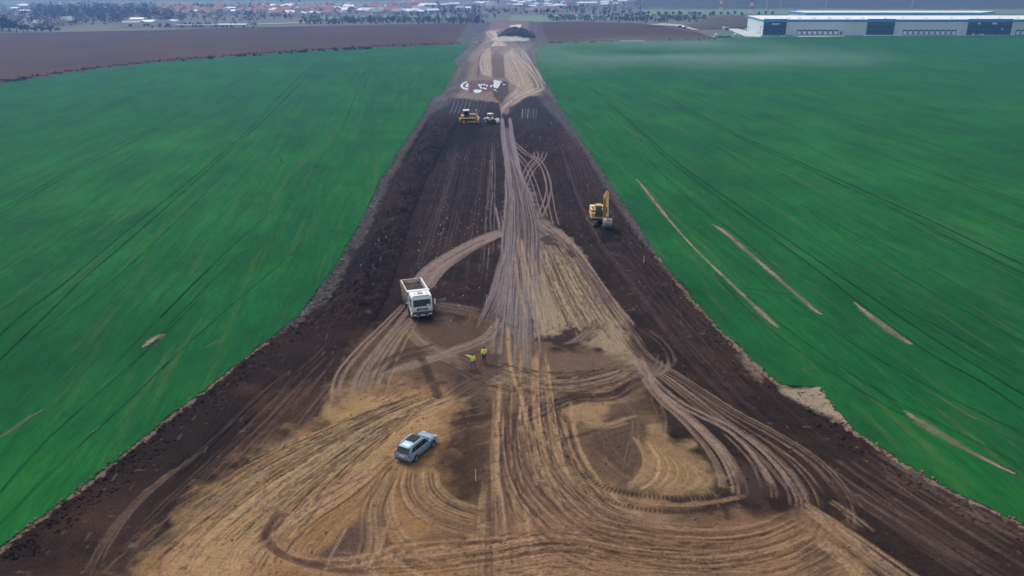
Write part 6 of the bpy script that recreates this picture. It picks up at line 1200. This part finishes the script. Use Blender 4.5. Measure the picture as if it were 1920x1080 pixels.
# ================================================================== AIR
def volume_box(name, lo, hi, dens, colr, label, noise=None, aniso=0.0, shape='box'):
    m = bpy.data.materials.new(name); m.use_nodes = True; nt = m.node_tree; nt.nodes.clear(); out = node(nt, 'ShaderNodeOutputMaterial'); pv = node(nt, 'ShaderNodeVolumePrincipled')
    pv.inputs['Color'].default_value = (*colr, 1); pv.inputs['Density'].default_value = dens; pv.inputs['Anisotropy'].default_value = aniso; nt.links.new(pv.outputs[0], out.inputs['Volume'])
    if noise:
        tc = node(nt, 'ShaderNodeTexCoord'); nz = node(nt, 'ShaderNodeTexNoise'); nz.inputs['Scale'].default_value = noise; nz.inputs['Detail'].default_value = 3; nt.links.new(tc.outputs['Object'], nz.inputs['Vector'])
        mr = node(nt, 'ShaderNodeMapRange'); mr.inputs[1].default_value = .40; mr.inputs[2].default_value = .75; mr.inputs[4].default_value = dens; nt.links.new(nz.outputs[0], mr.inputs[0])
        g = node(nt, 'ShaderNodeTexGradient', gradient_type='SPHERICAL'); nt.links.new(tc.outputs['Object'], g.inputs[0]); g2 = node(nt, 'ShaderNodeMapRange'); g2.inputs[2].default_value = .5; nt.links.new(g.outputs['Fac'], g2.inputs[0])
        mu = node(nt, 'ShaderNodeMath', operation='MULTIPLY'); nt.links.new(mr.outputs[0], mu.inputs[0]); nt.links.new(g2.outputs[0], mu.inputs[1]); nt.links.new(mu.outputs[0], pv.inputs['Density'])
    if shape == 'box':
        c = [(a + b) / 2 for a, b in zip(lo, hi)]; o = MB().box(c, [b - a for a, b in zip(lo, hi)]).build(name, m)
    else:                                                          # ellipsoid, object space is the unit sphere
        n = 16; mb = MB(); rings = [[(math.sin(math.pi * k / 10) * math.cos(2 * math.pi * i / n), math.sin(math.pi * k / 10) * math.sin(2 * math.pi * i / n), math.cos(math.pi * k / 10)) for i in range(n)] for k in range(1, 10)]
        o = mb.loft(rings).build(name, m); o.location = lo; o.scale = hi
    return tag(o, label, kind='stuff')
HAZE = 0.0004
volume_box('haze', (-2600, -250, -1.7), (2600, 3200, 130), HAZE, (.24, .47, 1.0), 'thin blue haze filling the plain', aniso=.6)
X, Y = pt(957, 81); volume_box('dust_cloud', (X, Y + 5, 1.5), (14, 12, 3.0), .55, (1.0, .97, .92), 'pale dust hanging before the black soil heap', noise=2.2, shape='e')
X, Y = pt(1230, 118); volume_box('dust_cloud', (X, Y, 4), (125, 105, 9), .006, (.95, .97, 1.0), 'thin dust drifting over the right green field', noise=1.8, shape='e')

# ================================================================== WHICH ONE IS WHICH: place words for look-alikes
ORD = 'first second third fourth fifth sixth seventh eighth ninth tenth eleventh twelfth thirteenth fourteenth fifteenth sixteenth seventeenth eighteenth nineteenth twentieth'.split()
def order(objs, fmt):
    objs = sorted(objs, key=lambda o: o.location.x / max(1, o.location.y))
    for i, o in enumerate(objs): o['label'] = fmt(o, (ORD[i] + ' from the left') if i < len(ORD) else (ORD[max(0, min(19, len(objs) - 1 - i))] + ' from the right'), len(objs))
short = {'low white house with a pale sheet roof in the village': 'pale roofed low white house', 'white house with a red tiled gable roof in the village': 'red gabled white house', 'two-storey white house with a red hipped roof in the village': 'two-storey red roofed house', 'white house with a grey gable roof in the village': 'grey gabled white house', 'wide cream house with a red hipped roof in the village': 'wide cream red roofed house', 'cream house with a brown tiled roof in the village': 'brown roofed cream house'}
buckets = {}
for o in [o for o in bpy.data.objects if o.parent is None and o.get('group') == 'houses of the far village']:
    px, py = PX(o.location.x, o.location.y, -.6); px = float(px); py = float(py)
    zone = 'among the far left trees' if px < 290 else 'in the left village' if px < 400 else 'left of the village centre' if px < 480 else 'in the village centre' if px < 550 else 'right of the village centre' if px < 640 else 'in the right village' if px < 740 else 'at the village edge' if px < 860 else 'behind the strip' if px < 1000 else 'near the white factory'
    row = 'back row' if py < 11 else 'middle row' if py < 19 else 'front row'
    buckets.setdefault((o['label'], zone, row), []).append(o)
for (lb, zone, row), v in buckets.items(): order(v, lambda o, w_, n: f"{short[lb]} {zone}, {row}" + (f", {w_}" if n > 1 else ''))
def relabel(group, base, split=None):
    obs = [o for o in bpy.data.objects if o.parent is None and o.get('group') == group]; parts = {}
    for o in obs: parts.setdefault(split(o) if split else '', []).append(o)
    for k, v in parts.items(): order(v, lambda o, w_, n: f"{base}{k}, {w_}")
half = lambda o: ' on the left field edge' if o.location.x < 0 else ' on the right field edge'
relabel('bushes along the field edges', 'low brown bush', half); relabel('shrubs along the field edges', 'leafless shrub', half)
relabel('conifers in the village', 'dark conifer', lambda o: ' in the left village' if PX(o.location.x, o.location.y)[0] < 480 else ' in the right village')
relabel('row of dark trees along the far road', 'dark rounded tree in the spaced row along the far road'); relabel('line of dark trees before the wooded hill', 'dark bushy tree in the line before the wooded hill'); relabel('dark trees at the far left', 'dark evergreen in the clump at the far left')
